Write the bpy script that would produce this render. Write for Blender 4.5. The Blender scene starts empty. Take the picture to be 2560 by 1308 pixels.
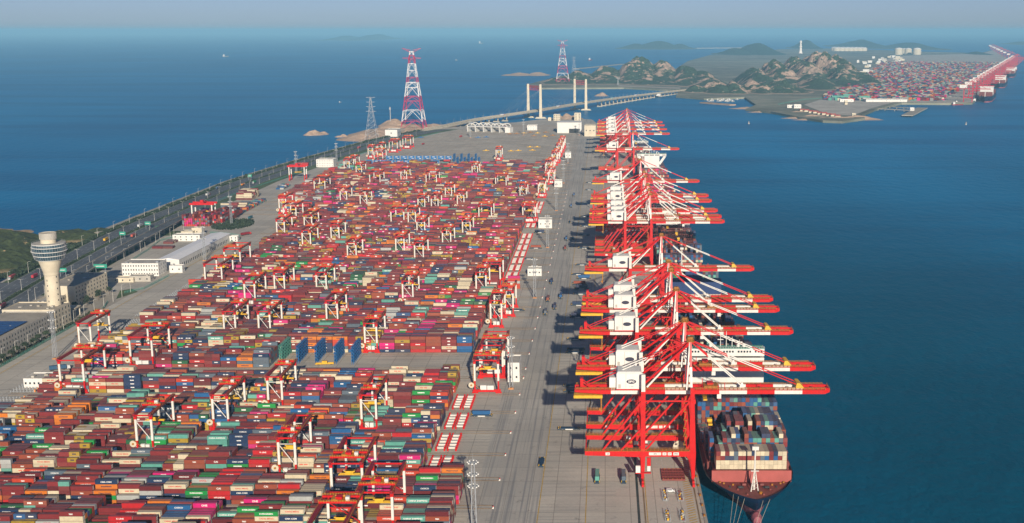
import bpy, math, random
from math import sin, cos, tan, atan, atan2, pi, radians, sqrt, exp
from mathutils import Vector, noise, geometry
random.seed(11)
R = random.random
S = bpy.context.scene
COL = S.collection

# ------------------------------------------------------------------ camera
FPX, CU, CV, CH = 2900.0, 1513.0, 654.0, 258.0
PIT = atan(579 / 2900.0)
cam_d = bpy.data.cameras.new("camera")
cam = bpy.data.objects.new("camera", cam_d); COL.objects.link(cam)
cam.location = (0, 0, CH)
cam.rotation_euler = (pi / 2 - PIT, 0, 0)
cam_d.sensor_width = 36
cam_d.lens = 36 * FPX / 2560
cam_d.shift_x = -(CU - 1280) / 2560
cam_d.clip_start = 1; cam_d.clip_end = 200000
S.camera = cam

# ------------------------------------------------------------------ light
SUN_EL = radians(19.5)
SUN_DIR = Vector((0.182, -0.983, 0)).normalized()
sd = Vector((SUN_DIR.x * cos(SUN_EL), SUN_DIR.y * cos(SUN_EL), sin(SUN_EL)))
sun_d = bpy.data.lights.new("sun", 'SUN'); sun_d.energy = 4.6; sun_d.angle = radians(0.6)
sun_d.color = (1.0, 0.89, 0.74)
sun = bpy.data.objects.new("sun", sun_d); COL.objects.link(sun)
sun.rotation_euler = (-sd).to_track_quat('-Z', 'Y').to_euler()
world = bpy.data.worlds.new("World"); S.world = world; world.use_nodes = True
wn = world.node_tree
bg = wn.nodes["Background"]
sky = wn.nodes.new("ShaderNodeTexSky"); sky.sky_type = 'NISHITA'; sky.sun_disc = False
sky.sun_elevation = SUN_EL; sky.sun_rotation = atan2(SUN_DIR.x, SUN_DIR.y)
sky.air_density = 0.5; sky.dust_density = 0.4; sky.ozone_density = 1.5; sky.altitude = 0
tint = wn.nodes.new("ShaderNodeMix"); tint.data_type = 'RGBA'; tint.blend_type = 'MULTIPLY'; tint.inputs[0].default_value = 1
wn.links.new(sky.outputs[0], tint.inputs[6]); tint.inputs[7].default_value = (.85, .87, 1.04, 1)
wn.links.new(tint.outputs[2], bg.inputs[0]); bg.inputs[1].default_value = 0.06
S.view_settings.view_transform = 'Standard'; S.view_settings.look = 'None'
S.view_settings.exposure = 0.16; S.view_settings.gamma = 1
S.render.engine = 'CYCLES'
S.cycles.max_bounces = 5; S.cycles.diffuse_bounces = 2; S.cycles.glossy_bounces = 3
S.cycles.volume_bounces = 0; S.cycles.use_denoising = True
S.cycles.caustics_reflective = False; S.cycles.caustics_refractive = False

# ------------------------------------------------------------------ helpers
def W(u, v, z=0.0):
    """ground position (at height z) seen at photograph coordinate u, v"""
    r = (v - CV) / FPX
    Y = (CH - z) * (cos(PIT) - r * sin(PIT)) / (r * cos(PIT) + sin(PIT))
    return ((u - CU) / FPX * (Y * cos(PIT) + (CH - z) * sin(PIT)), Y)

ORD = ("first second third fourth fifth sixth seventh eighth ninth tenth eleventh twelfth thirteenth fourteenth fifteenth "
       "sixteenth seventeenth eighteenth nineteenth twentieth twenty-first twenty-second twenty-third twenty-fourth "
       "twenty-fifth twenty-sixth twenty-seventh twenty-eighth twenty-ninth thirtieth thirty-first thirty-second thirty-third "
       "thirty-fourth thirty-fifth thirty-sixth thirty-seventh thirty-eighth thirty-ninth fortieth forty-first forty-second "
       "forty-third forty-fourth forty-fifth forty-sixth forty-seventh forty-eighth forty-ninth fiftieth").split()

class N:
    def __init__(s, name):
        s.m = bpy.data.materials.new(name); s.m.use_nodes = True
        s.t = s.m.node_tree; s.b = s.t.nodes["Principled BSDF"]
    def n(s, kind, **kw):
        x = s.t.nodes.new(kind)
        for k, v in kw.items():
            if k.startswith("i_"):
                x.inputs[k[2:].replace("_", " ")].default_value = v
            else: setattr(x, k, v)
        return x
    def l(s, a, b): s.t.links.new(a, b)
    def math(s, op, a, b=None):
        x = s.n("ShaderNodeMath", operation=op)
        for i, q in enumerate((a, b)):
            if q is None: continue
            if isinstance(q, (int, float)): x.inputs[i].default_value = q
            else: s.l(q, x.inputs[i])
        return x.outputs[0]
    def mix(s, fac, a, b, mode='MIX'):
        x = s.n("ShaderNodeMix", data_type='RGBA', blend_type=mode)
        for i, q in ((0, fac), (6, a), (7, b)):
            if isinstance(q, (int, float)): x.inputs[i].default_value = q
            elif isinstance(q, tuple): x.inputs[i].default_value = (*q[:3], 1)
            else: s.l(q, x.inputs[i])
        return x.outputs[2]
    def noise(s, vec, scale, detail=4, rough=.5):
        x = s.n("ShaderNodeTexNoise", i_Scale=scale, i_Detail=detail, i_Roughness=rough)
        s.l(vec, x.inputs["Vector"]); return x.outputs[0]
    def ramp(s, fac, a, b):
        x = s.n("ShaderNodeMapRange"); s.l(fac, x.inputs[0]); x.inputs[1].default_value = a; x.inputs[2].default_value = b
        return x.outputs[0]
    def mapping(s, vec, sc):
        x = s.n("ShaderNodeMapping"); x.inputs["Scale"].default_value = sc; s.l(vec, x.inputs[0]); return x.outputs[0]

def mat(name, col, rough=.6, var=.14, scale=.25, metal=0, dirt=None, dirt_amt=.25, bump=0):
    g = N(name); pos = g.n("ShaderNodeNewGeometry").outputs["Position"]
    a = g.noise(pos, scale, 5, .6)
    lo = tuple(c * (1 - var * 2) for c in col); hi = tuple(min(1, c * (1 + var)) for c in col)
    out = g.mix(g.ramp(a, .3, .7), lo, hi)
    if dirt:
        d = g.noise(g.mapping(pos, (1, 1, .25)), scale * 4, 6, .7)
        out = g.mix(g.math('MULTIPLY', g.ramp(d, .5, .75), dirt_amt), out, dirt)
    g.l(out, g.b.inputs["Base Color"])
    g.b.inputs["Roughness"].default_value = rough; g.b.inputs["Metallic"].default_value = metal
    if bump:
        bn = g.n("ShaderNodeBump"); bn.inputs["Strength"].default_value = bump
        g.l(a, bn.inputs["Height"]); g.l(bn.outputs[0], g.b.inputs["Normal"])
    return g.m

class MB:
    def __init__(s): s.v = []; s.f = []; s.m = []; s.c = []
    def add(s, vs, fs, m=0, c=None):
        o = len(s.v); s.v += vs
        for f in fs: s.f.append(tuple(i + o for i in f)); s.m.append(m); s.c.append(c)
    def hexa(s, p, m=0, c=None):
        s.add(list(p), [(0, 3, 2, 1), (4, 5, 6, 7), (0, 1, 5, 4), (1, 2, 6, 5), (2, 3, 7, 6), (3, 0, 4, 7)], m, c)
    def box(s, x0, x1, y0, y1, z0, z1, m=0, c=None):
        s.hexa([(x0, y0, z0), (x1, y0, z0), (x1, y1, z0), (x0, y1, z0), (x0, y0, z1), (x1, y0, z1), (x1, y1, z1), (x0, y1, z1)], m, c)
    def bar(s, p, q, w, h=None, m=0, w2=None, h2=None, c=None):
        h = h or w; w2 = w2 or w; h2 = h2 or h
        p = Vector(p); q = Vector(q); d = (q - p).normalized()
        up = Vector((0, 0, 1)) if abs(d.z) < .95 else Vector((0, 1, 0))
        a = d.cross(up).normalized(); b = a.cross(d)
        r = []
        for o, ww, hh in ((p, w, h), (q, w2, h2)):
            for i, j in ((-1, -1), (1, -1), (1, 1), (-1, 1)):
                r.append(tuple(o + a * (i * ww / 2) + b * (j * hh / 2)))
        s.hexa(r, m, c)
    def cyl(s, p, q, r0, r1=None, n=10, m=0, cap=True):
        r1 = r0 if r1 is None else r1
        p = Vector(p); q = Vector(q); d = (q - p).normalized()
        up = Vector((0, 0, 1)) if abs(d.z) < .95 else Vector((1, 0, 0))
        a = d.cross(up).normalized(); b = a.cross(d); vs = []
        for o, r in ((p, r0), (q, r1)):
            for i in range(n):
                t = 2 * pi * i / n; vs.append(tuple(o + a * (r * cos(t)) + b * (r * sin(t))))
        fs = [(i, (i + 1) % n, n + (i + 1) % n, n + i) for i in range(n)]
        if cap: fs += [tuple(reversed(range(n))), tuple(range(n, 2 * n))]
        s.add(vs, fs, m)
    def lathe(s, cx, cy, prof, n=24, m=0, ms=None):
        for k in range(len(prof) - 1):
            (r0, z0), (r1, z1) = prof[k], prof[k + 1]; vs = []
            for r, z in ((r0, z0), (r1, z1)):
                for i in range(n): vs.append((cx + r * cos(2 * pi * i / n), cy + r * sin(2 * pi * i / n), z))
            s.add(vs, [(i, (i + 1) % n, n + (i + 1) % n, n + i) for i in range(n)], ms[k] if ms else m)
    def prism(s, pts, z0, z1, m=0, mtop=None):
        n = len(pts)
        tri = geometry.tessellate_polygon([[Vector((x, y, 0)) for x, y in pts]])
        s.add([(x, y, z1) for x, y in pts], [tuple(t) for t in tri], m if mtop is None else mtop)
        vs = [(x, y, z0) for x, y in pts] + [(x, y, z1) for x, y in pts]
        s.add(vs, [(i, (i + 1) % n, n + (i + 1) % n, n + i) for i in range(n)], m)
    def quad(s, a, b, c, d, m=0, col=None): s.add([a, b, c, d], [(0, 1, 2, 3)], m, col)
    def mesh(s, name, mats, smooth=False):
        me = bpy.data.meshes.new(name); me.from_pydata(s.v, [], s.f)
        for m in (mats if isinstance(mats, (list, tuple)) else [mats]): me.materials.append(m)
        me.polygons.foreach_set("material_index", s.m)
        if smooth: me.polygons.foreach_set("use_smooth", [True] * len(s.f))
        if any(c is not None for c in s.c):
            at = me.color_attributes.new("paint", 'FLOAT_COLOR', 'CORNER'); buf = []
            for f, c in zip(s.f, s.c):
                c = c or (.5, .5, .5); buf += [c[0], c[1], c[2], 1.0] * len(f)
            at.data.foreach_set("color", buf)
        me.update(); return me
    def build(s, name, mats, parent=None, smooth=False, loc=None):
        return put(name, s.mesh(name, mats, smooth), parent, loc)

def put(name, me, parent=None, loc=None, rz=0):
    o = bpy.data.objects.new(name, me); COL.objects.link(o)
    if parent: o.parent = parent
    if loc: o.location = loc
    if rz: o.rotation_euler = (0, 0, rz)
    return o
def tag(o, label, cat, group=None):
    o["label"] = label; o["category"] = cat
    if group: o["group"] = group
    return o
def thing(name, label, cat, loc=(0, 0, 0), rz=0, group=None):
    o = bpy.data.objects.new(name, None); COL.objects.link(o); o.location = loc; o.rotation_euler = (0, 0, rz)
    return tag(o, label, cat, group)
def struct(o): o["kind"] = "structure"; return o
def stuff(o): o["kind"] = "stuff"; return o
def kids(o): return [c for c in o.children]
def dup(root, loc, label, rz=0, group=None, scale=None):
    r = root.copy(); COL.objects.link(r); r.location = loc; r.rotation_euler = (0, 0, rz)
    r["label"] = label
    if group: r["group"] = group
    if scale: r.scale = scale
    for ch in kids(root):
        c = ch.copy(); COL.objects.link(c); c.parent = r
        for g in kids(ch):
            d = g.copy(); COL.objects.link(d); d.parent = c
    return r

_txt = {}
def text_mesh(s, size, m, squeeze=1.0):
    """flat lettering, reading along +X, standing in the XZ plane and facing -Y, centred on the origin"""
    k = (s, size, m.name, squeeze)
    if k in _txt: return _txt[k]
    cu = bpy.data.curves.new("lettering", 'FONT'); cu.body = s; cu.size = size; cu.align_x = 'CENTER'; cu.align_y = 'CENTER'
    cu.resolution_u = 2; cu.offset = .03 * size
    ob = bpy.data.objects.new("lettering_source", cu); COL.objects.link(ob)
    bpy.context.view_layer.update()
    me = bpy.data.meshes.new_from_object(ob.evaluated_get(bpy.context.evaluated_depsgraph_get()))
    bpy.data.objects.remove(ob)
    for v in me.vertices:
        x, y, z = v.co; v.co = (x * squeeze, 0, y)
    me.materials.clear(); me.materials.append(m); me.name = "lettering"
    _txt[k] = me; return me

# ------------------------------------------------------------------ materials
RED = mat("crane_red", (.64, .003, .003), .42, .08, .3, dirt=(.30, .012, .008), dirt_amt=.5)
REDD = mat("gantry_dark_red", (.30, .012, .022), .5, .14, .3, dirt=(.2, .05, .04))  # crane red with the weak light on girder tops put into the colour
WHT = mat("crane_white", (.78, .75, .68), .45, .06, .3, dirt=(.42, .34, .25), dirt_amt=.45)
BWHT = mat("building_white", (.78, .76, .71), .7, .05, .15, dirt=(.5, .46, .4), dirt_amt=.25)
RWHT = mat("roof_white_sheet", (.95, .94, .92), .5, .04, .1)
CRM = mat("building_cream", (.68, .60, .45), .8, .07, .1, dirt=(.45, .4, .32), dirt_amt=.25)
GRY = mat("building_grey", (.50, .47, .41), .8, .1, .1, dirt=(.2, .18, .16))
YEL = mat("walkway_yellow", (.42, .17, .012), .55, .25, 1.2, dirt=(.25, .08, .02), dirt_amt=.5)
ORY = mat("trolley_orange", (.62, .26, .015), .55, .2, 1.0, dirt=(.3, .08, .02), dirt_amt=.4)
YEL2 = mat("spreader_yellow", (.80, .46, .02), .5, .12, .6, dirt=(.3, .15, .03))
STL = mat("galvanised_steel", (.36, .38, .40), .5, .08, .4)
DRK = mat("dark_rubber", (.03, .03, .033), .7, .2, 1)
GLS = mat("window_glass", (.03, .045, .06), .15, .3, .3)
GLB = mat("tower_glass", (.055, .10, .13), .2, .3, .3)
NAVYP = mat("carrier_navy", (.015, .045, .085), .5, .2, .5)
BLU = mat("rack_blue", (.01, .14, .38), .5, .15, .4)
TEAL = mat("fence_green", (.10, .36, .28), .7, .15, .4)
PNK = mat("ship_deck_red", (.42, .095, .08), .6, .1, .1, dirt=(.25, .06, .05), dirt_amt=.3)
BOOT = mat("hull_antifouling_rose", (.34, .10, .12), .6, .12, .1)
HUL = mat("hull_dark_blue", (.008, .022, .06), .4, .2, .1)
ASPH = mat("asphalt", (.12, .132, .148), .85, .2, .02, dirt=(.19, .19, .19), dirt_amt=.4)
CONC = mat("concrete_pale", (.42, .38, .31), .85, .12, .05, dirt=(.25, .22, .18))
ROCKS = mat("sandy_rock", (.50, .34, .23), .9, .2, .03, dirt=(.30, .22, .16), dirt_amt=.5)
HEDGE = mat("hedge_leaves", (.035, .055, .028), .9, .4, .2)
GRASS = mat("verge_grass", (.10, .15, .055), .95, .3, .04, dirt=(.22, .19, .12), dirt_amt=.5)
YLN = mat("yellow_line_paint", (.58, .36, .04), .7, .2, .3, dirt=(.3, .25, .15), dirt_amt=.6)
WLN = mat("white_line_paint", (.62, .60, .55), .7, .15, .3)
RAIL = mat("rail_steel_brown", (.16, .10, .07), .7, .3, .2)
RAILP = mat("rail_plinth_tan", (.42, .34, .22), .85, .15, .1)
TXTW = mat("lettering_white", (.85, .83, .78), .6, .03, .3)
TXTR = mat("lettering_red", (.60, .04, .02), .6, .03, .3)
TXTD = mat("lettering_dark", (.03, .03, .06), .6, .03, .3)
TRK = mat("trench_green_black", (.03, .07, .065), .6, .3, .2)

# ------------------------------------------------------------------ setting: water, apron, roads
def water_mat():
    g = N("sea_water"); pos = g.n("ShaderNodeNewGeometry").outputs["Position"]
    sep = g.n("ShaderNodeSeparateXYZ"); g.l(pos, sep.inputs[0])
    big = g.noise(g.mapping(pos, (.0011, .00035, 1)), 1, 4, .6)
    # silty harbour water by the quay turning to clear blue further out
    silt = g.ramp(g.math('ADD', sep.outputs[1], g.math('MULTIPLY', g.ramp(big, .3, .7), 900)), 3200, 500)
    east = g.ramp(sep.outputs[0], -300, 200)
    silt = g.math('MULTIPLY', silt, east)
    band = g.noise(g.mapping(pos, (.0006, .0035, 1)), 1, 5, .65)
    clear = g.mix(g.ramp(big, .35, .7), (.0, .165, .38), (.0, .225, .48))
    clear = g.mix(g.math('MULTIPLY', g.ramp(band, .44, .60), .62), clear, (.0, .105, .275))
    col = g.mix(silt, clear, (.002, .072, .098))
    g.l(col, g.b.inputs["Base Color"])
    g.b.inputs["Roughness"].default_value = .32; g.b.inputs["IOR"].default_value = 1.10
    g.b.inputs["Specular IOR Level"].default_value = .2
    w1 = g.noise(g.mapping(pos, (.06, .035, 1)), 1, 3, .6)
    w2 = g.noise(g.mapping(pos, (.35, .22, 1)), 1, 3, .6)
    h = g.math('ADD', g.math('MULTIPLY', w1, 5.0), w2)
    bn = g.n("ShaderNodeBump"); bn.inputs["Strength"].default_value = .42; bn.inputs["Distance"].default_value = 1.0
    g.l(h, bn.inputs["Height"]); g.l(bn.outputs[0], g.b.inputs["Normal"])
    return g.m
SEA_Z = -7.0
b = MB(); b.quad((-60000, -200, SEA_Z), (60000, -200, SEA_Z), (60000, 90000, SEA_Z), (-60000, 90000, SEA_Z))
struct(b.build("water", water_mat()))

def apron_mat():
    g = N("apron_concrete"); pos = g.n("ShaderNodeNewGeometry").outputs["Position"]
    sep = g.n("ShaderNodeSeparateXYZ"); g.l(pos, sep.inputs[0]); X, Y = sep.outputs[0], sep.outputs[1]
    big = g.noise(pos, .012, 5, .6); fine = g.noise(pos, .5, 5, .7)
    col = g.mix(g.ramp(big, .35, .65), (.47, .43, .365), (.61, .57, .49))
    col = g.mix(g.math('MULTIPLY', g.ramp(fine, .4, .75), .25), col, (.26, .235, .205))
    # rectangular slabs of slightly different age
    br = g.n("ShaderNodeTexBrick", offset=0.0, squash=1.0)
    br.inputs["Scale"].default_value = 1; br.inputs["Brick Width"].default_value = 14; br.inputs["Row Height"].default_value = 22
    br.inputs["Mortar Size"].default_value = .22; br.inputs["Color1"].default_value = (.92, .92, .92, 1)
    br.inputs["Color2"].default_value = (1.08, 1.07, 1.05, 1); br.inputs["Mortar"].default_value = (.62, .6, .58, 1)
    g.l(pos, br.inputs["Vector"]); col = g.mix(1.0, col, br.outputs[0], 'MULTIPLY')
    # tyre tracks: along the quay in the travel lanes, across it near the stacks and cranes
    along = g.ramp(g.noise(g.mapping(pos, (.55, .006, 1)), 1, 3, .6), .5, .66)
    across = g.ramp(g.noise(g.mapping(pos, (.010, .42, 1)), 1, 3, .6), .5, .68)
    lane = g.math('MULTIPLY', g.math('GREATER_THAN', X, -74), g.math('LESS_THAN', X, -37))
    quay = g.math('MULTIPLY', g.math('GREATER_THAN', X, -37), g.math('LESS_THAN', X, 6))
    yard = g.math('LESS_THAN', X, -74)
    amt = g.math('ADD', g.math('MULTIPLY', along, g.math('MULTIPLY', lane, .62)), g.math('MULTIPLY', across, g.math('MULTIPLY', g.math('ADD', quay, yard), .42)))
    col = g.mix(amt, col, (.15, .155, .165))
    col = g.mix(g.math('MULTIPLY', lane, .25), col, (.26, .275, .29))
    sp = g.noise(pos, .09, 6, .8)
    col = g.mix(g.math('MULTIPLY', g.ramp(sp, .58, .68), .55), col, (.15, .135, .12))
    g.l(col, g.b.inputs["Base Color"]); g.b.inputs["Roughness"].default_value = .9
    return g.m
APR = apron_mat()
# the shoreline offset as a function of Y: the coast road bends inland at both ends
def lerp_tab(tab, y):
    if y <= tab[0][0]: return tab[0][1]
    for (a, p), (b_, q) in zip(tab, tab[1:]):
        if y <= b_: return p + (q - p) * (y - a) / (b_ - a)
    return tab[-1][1]
SH = [(600, 95), (900, 62), (1094, 37), (1197, 24), (1465, 2), (1600, 0), (2006, 2), (2270, 27), (2475, 54), (2757, 92), (2941, 136), (3062, 176), (3150, 215)]
def coast(y): return -655 + lerp_tab(SH, y)
ys = [300, 500, 700] + list(range(850, 3060, 60)) + [3080]
left_edge = [(coast(y) - 2, y) for y in ys]
far = [W(1100, 321), W(1180, 314), W(1230, 309), W(1290, 306), W(1330, 301), W(1375, 297), W(1400, 294), W(1480, 299), W(1493, 309)]
pts = [(54.5, 300), (54.5, 3180)] + far[::-1] + left_edge[::-1]
b = MB(); b.prism(pts, -9, 0)
struct(b.build("ground", APR))
# quay front face (capping beam) and fenders line
b = MB(); b.box(53.2, 54.9, 300, 3180, -1.4, .35); struct(b.build("quay_kerb", CONC))

def strip(name, o0, o1, y0, y1, z, m, thick=0, step=30, fn=coast):
    b = MB(); n = max(1, int((y1 - y0) / step)); vs = []
    for i in range(n + 1):
        y = y0 + (y1 - y0) * i / n; vs += [(fn(y) + o0, y, z), (fn(y) + o1, y, z)]
    b.add(vs, [(2 * i, 2 * i + 1, 2 * i + 3, 2 * i + 2) for i in range(n)])
    if thick:
        b.add([(x, y, z - thick) for x, y, z in vs] + vs, [(2 * i, 2 * i + 2, 2 * n + 2 + 2 * i + 2, 2 * n + 2 + 2 * i) for i in range(n)] +
              [(2 * i + 3, 2 * i + 1, 2 * n + 2 + 2 * i + 1, 2 * n + 2 + 2 * i + 3) for i in range(n)] + [(0, 1, 2 * n + 3, 2 * n + 2)])
    return b.build(name, m)
struct(strip("sea_wall", -9, 1.5, 1480, 3080, .5, CONC, 8))
struct(strip("verge", 1.5, 84, 300, 3080, .02, GRASS))
struct(strip("road", 10, 33, 300, 3080, .05, ASPH))
struct(strip("road", 39, 62, 300, 3080, .05, ASPH))
struct(strip("road", -60, 10.5, 1010, 1180, .04, ASPH))
for o in (11, 18.3, 25.6, 32, 40, 47, 54, 61):
    edge = o in (11, 32, 40, 61)
    b = MB()
    y = 700
    while y < 3060:
        L = 60 if edge else 6
        b.quad((coast(y) + o - .15, y, .075), (coast(y) + o + .15, y, .075), (coast(y + L) + o + .15, y + L, .075), (coast(y + L) + o - .15, y + L, .075))
        y += 60 if edge else 15
    struct(b.build("road_marking", WLN))
# white hatching in the toll plaza by the headland
b = MB()
for i in range(9):
    y = 1040 + i * 15; x = coast(y) - 6
    b.quad((x - 30, y, .07), (x - 29, y, .07), (x, y + 22, .07), (x - 1, y + 22, .07))
struct(b.build("road_marking", WLN))

# yellow, white and dark lines running along the quay
def vline(name, x, w, y0, y1, m, z=.03): b = MB(); b.quad((x - w / 2, y0, z), (x + w / 2, y0, z), (x + w / 2, y1, z), (x - w / 2, y1, z)); return struct(b.build(name, m))
vline("painted_line", -36.5, .5, 300, 3000, YLN); vline("painted_line", -10.6, .5, 300, 3000, YLN)
vline("painted_line", 34.5, .3, 300, 3000, WLN)
vline("painted_line", -463.5, .8, 700, 1480, YLN)
vline("painted_line", 22.9, .45, 300, 3000, YLN, .035)
for x in (27.2, 31.0):
    b = MB(); y = 420
    while y < 2400: b.quad((x - .15, y, .03), (x + .15, y, .03), (x + .15, y + 2.4, .03), (x - .15, y + 2.4, .03)); y += 7
    struct(b.build("painted_dashes", WLN))
b = MB(); b.box(17.6, 19.0, 300, 3150, -.3, .04); struct(b.build("cable_trench", TRK))
b = MB()
for i in range(520):
    y = 300 + i * 3.2; b.quad((45.0, y, .025), (49.4, y + 2.6, .025), (49.4, y + 3.6, .025), (45.0, y + 1.0, .025))
struct(b.build("hatched_marking", YLN))
for x in (21.7, 50.9):
    b = MB(); b.box(x - .55, x + .55, 300, 3150, 0, .05, 1); b.box(x - .12, x + .12, 300, 3150, .05, .22, 0)
    struct(b.build("crane_rail", [RAIL, RAILP]))

# ------------------------------------------------------------------ hills and islands
def land_mat(name, rock, veg, bias=0.0, scale=.012, sh=3.5):
    g = N(name); geo = g.n("ShaderNodeNewGeometry"); pos = geo.outputs["Position"]
    sep = g.n("ShaderNodeSeparateXYZ"); g.l(geo.outputs["Normal"], sep.inputs[0])
    a = g.noise(pos, scale, 8, .68); f = g.noise(pos, scale * 9, 5, .7)
    k = g.math('ADD', g.math('ADD', a, g.math('MULTIPLY', f, .25)), g.math('MULTIPLY', sep.outputs[2], -.25))
    v = g.mix(g.ramp(f, .35, .65), tuple(c * .6 for c in veg), tuple(c * 1.5 for c in veg))
    r = g.mix(g.ramp(f, .35, .65), tuple(c * .65 for c in rock), tuple(min(1, c * 1.15) for c in rock))
    sp = g.n("ShaderNodeSeparateXYZ"); g.l(pos, sp.inputs[0])
    shore = g.ramp(sp.outputs[2], sh, sh - 3.5)
    fac = g.math('MAXIMUM', g.ramp(k, .43 + bias, .47 + bias), shore)
    g.l(g.mix(fac, v, r), g.b.inputs["Base Color"]); g.b.inputs["Roughness"].default_value = .95
    bn = g.n("ShaderNodeBump"); bn.inputs["Strength"].default_value = .8; bn.inputs["Distance"].default_value = 6 * .012 / scale
    g.l(g.math('ADD', a, g.math('MULTIPLY', f, .3)), bn.inputs["Height"]); g.l(bn.outputs[0], g.b.inputs["Normal"])
    return g.m
HILL = land_mat("granite_hill", (.50, .36, .27), (.04, .075, .045), .006, .012)
HILLN = land_mat("headland_scrub", (.46, .32, .18), (.045, .062, .022), .075, .022, -2.5)
FARH = land_mat("distant_island", (.12, .16, .14), (.03, .07, .05), .2, .003)
RCK = land_mat("shore_rock", (.55, .39, .28), (.42, .30, .22), -.2, .05)

def terrain(name, bumps, m, res, rough=.25, nsc=.01, base=SEA_Z - 3, seed=0, ridge=True):
    xs0 = min(p[0] - 2.4 * p[3] for p in bumps); xs1 = max(p[0] + 2.4 * p[3] for p in bumps)
    y0 = min(p[1] - 2.4 * p[4] for p in bumps); y1 = max(p[1] + 2.4 * p[4] for p in bumps)
    nx = int((xs1 - xs0) / res) + 1; ny = int((y1 - y0) / res) + 1
    vs = []; H = []
    for j in range(ny):
        for i in range(nx):
            x = xs0 + i * res; y = y0 + j * res; h = 0
            for bx, by, bh, rx, ry in bumps:
                d = ((x - bx) / rx) ** 2 + ((y - by) / ry) ** 2
                if d < 6: h = max(h, (bh - base) * (exp(-d) * 1.0)) if True else h
            n1 = noise.fractal((x * nsc, y * nsc, seed), .9, 2.1, 5)
            n2 = 1 - abs(noise.noise((x * nsc * 2.3, y * nsc * 2.3, seed + 5)))
            h = h * (1 + rough * n1 + (rough * .55 * (n2 - .7) if ridge else 0)) - .6
            z = base + h; H.append(z); vs.append((x, y, z))
    fs = []
    for j in range(ny - 1):
        for i in range(nx - 1):
            q = (j * nx + i, j * nx + i + 1, (j + 1) * nx + i + 1, (j + 1) * nx + i)
            if max(H[k] for k in q) > SEA_Z - 1.5: fs.append(q)
    b = MB(); b.add(vs, fs); o = b.build(name, m, smooth=False); return struct(o)

def pb(u, vp, vb, wpx, dep):
    """hill described by the photograph: peak column and row, row of its foot, half width"""
    X, Y = W(u, vb, SEA_Z); zc = Y * cos(PIT) + 265 * sin(PIT)
    Yc = Y + dep; zc2 = Yc * cos(PIT) + 265 * sin(PIT)
    z = CH - (vp - 75) * zc2 * cos(PIT) / FPX
    return (X * zc2 / zc, Yc, z, wpx * zc2 / FPX * .78, dep * .8)
terrain("hills", [pb(1600, 145, 214, 62, 620), pb(1572, 158, 214, 40, 500), pb(1520, 172, 215, 60, 480), pb(1445, 180, 216, 60, 420), pb(1385, 196, 217, 40, 260),
                  pb(1655, 160, 216, 60, 560), pb(1710, 172, 220, 55, 520), pb(1765, 186, 226, 55, 460)], HILL, 12, .46, .0058, seed=1)
terrain("hills", [pb(1835, 201, 240, 36, 170), pb(1790, 206, 240, 50, 200), pb(1740, 216, 238, 40, 140), pb(1890, 206, 240, 50, 260), pb(1955, 206, 240, 75, 260)], HILL, 9, .45, .009, seed=2)
terrain("hills", [pb(1938, 160, 222, 62, 560), pb(1890, 172, 224, 50, 500), pb(2047, 135, 220, 50, 900), pb(2000, 150, 220, 52, 760),
                  pb(2095, 152, 220, 50, 800), pb(2135, 172, 222, 45, 600), pb(2030, 190, 230, 70, 420)], HILL, 13, .46, .0058, seed=3)
terrain("hills", [pb(1300, 181, 190, 34, 120), pb(1345, 180, 190, 30, 120), pb(1270, 185, 190, 22, 80)], RCK, 14, .35, .012, seed=4)
terrain("hills", [pb(1505, 231, 241, 16, 30), pb(1496, 234, 241, 12, 26)], RCK, 5, .35, .03, seed=5)
for i, (u, vp, vb, w, d) in enumerate([(1645, 104, 123, 62, 900), (1890, 107, 139, 52, 1000), (2015, 102, 124, 26, 900), (2150, 101, 121, 48, 1500),
                                    (2270, 107, 124, 52, 1200), (2445, 130, 140, 26, 500), (940, 86, 101, 26, 3000), (866, 89, 101, 18, 2500), (2556, 104, 113, 22, 900),
                                    (1590, 110, 123, 40, 700), (1840, 120, 140, 44, 700), (1700, 110, 123, 30, 700)]):
    t = pb(u, vp, vb, w, d); terrain("island", [t], FARH, max(30, t[3] / 9), .22, .0016, seed=20 + i)
# headland behind the control tower
terrain("hills", [(-775, 1405, 17, 80, 80), (-860, 1400, 24, 115, 105), (-700, 1330, 14, 50, 80), (-960, 1330, 30, 120, 150), (-690, 1475, 6, 50, 38), (-665, 1500, 3, 26, 30),
                  (-760, 1250, 20, 60, 70), (-900, 1200, 24, 160, 120)], HILLN, 5, .38, .03, seed=9)
# sandy point with the power pylons, and rocks in the sea
terrain("hills", [(-590, 2870, 7, 60, 50), (-590, 2990, 9, 55, 90), (-560, 3100, 22, 45, 60), (-520, 3160, 8, 70, 60), (-600, 3290, 14, 30, 40), (-470, 3180, 6, 80, 40)], RCK, 7, .28, .02, seed=12)
def wb(u, v, h, rx, ry): x, y = W(u, v, SEA_Z); return (x, y, h, rx, ry)
terrain("rock", [wb(790, 337, 4, 22, 22), wb(775, 338, 2, 16, 18), wb(806, 336, 1, 16, 16)], RCK, 4, .4, .04, seed=13)
terrain("rock", [wb(858, 342, 0, 12, 12), wb(850, 343, -3, 16, 10)], RCK, 3, .35, .05, seed=14)
x, y = W(1418, 297); terrain("rock", [(x, y, 16, 16, 26), (x - 20, y + 6, 9, 14, 20), (x + 18, y, 10, 12, 20)], RCK, 4, .35, .05, base=-2, seed=15)

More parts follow.
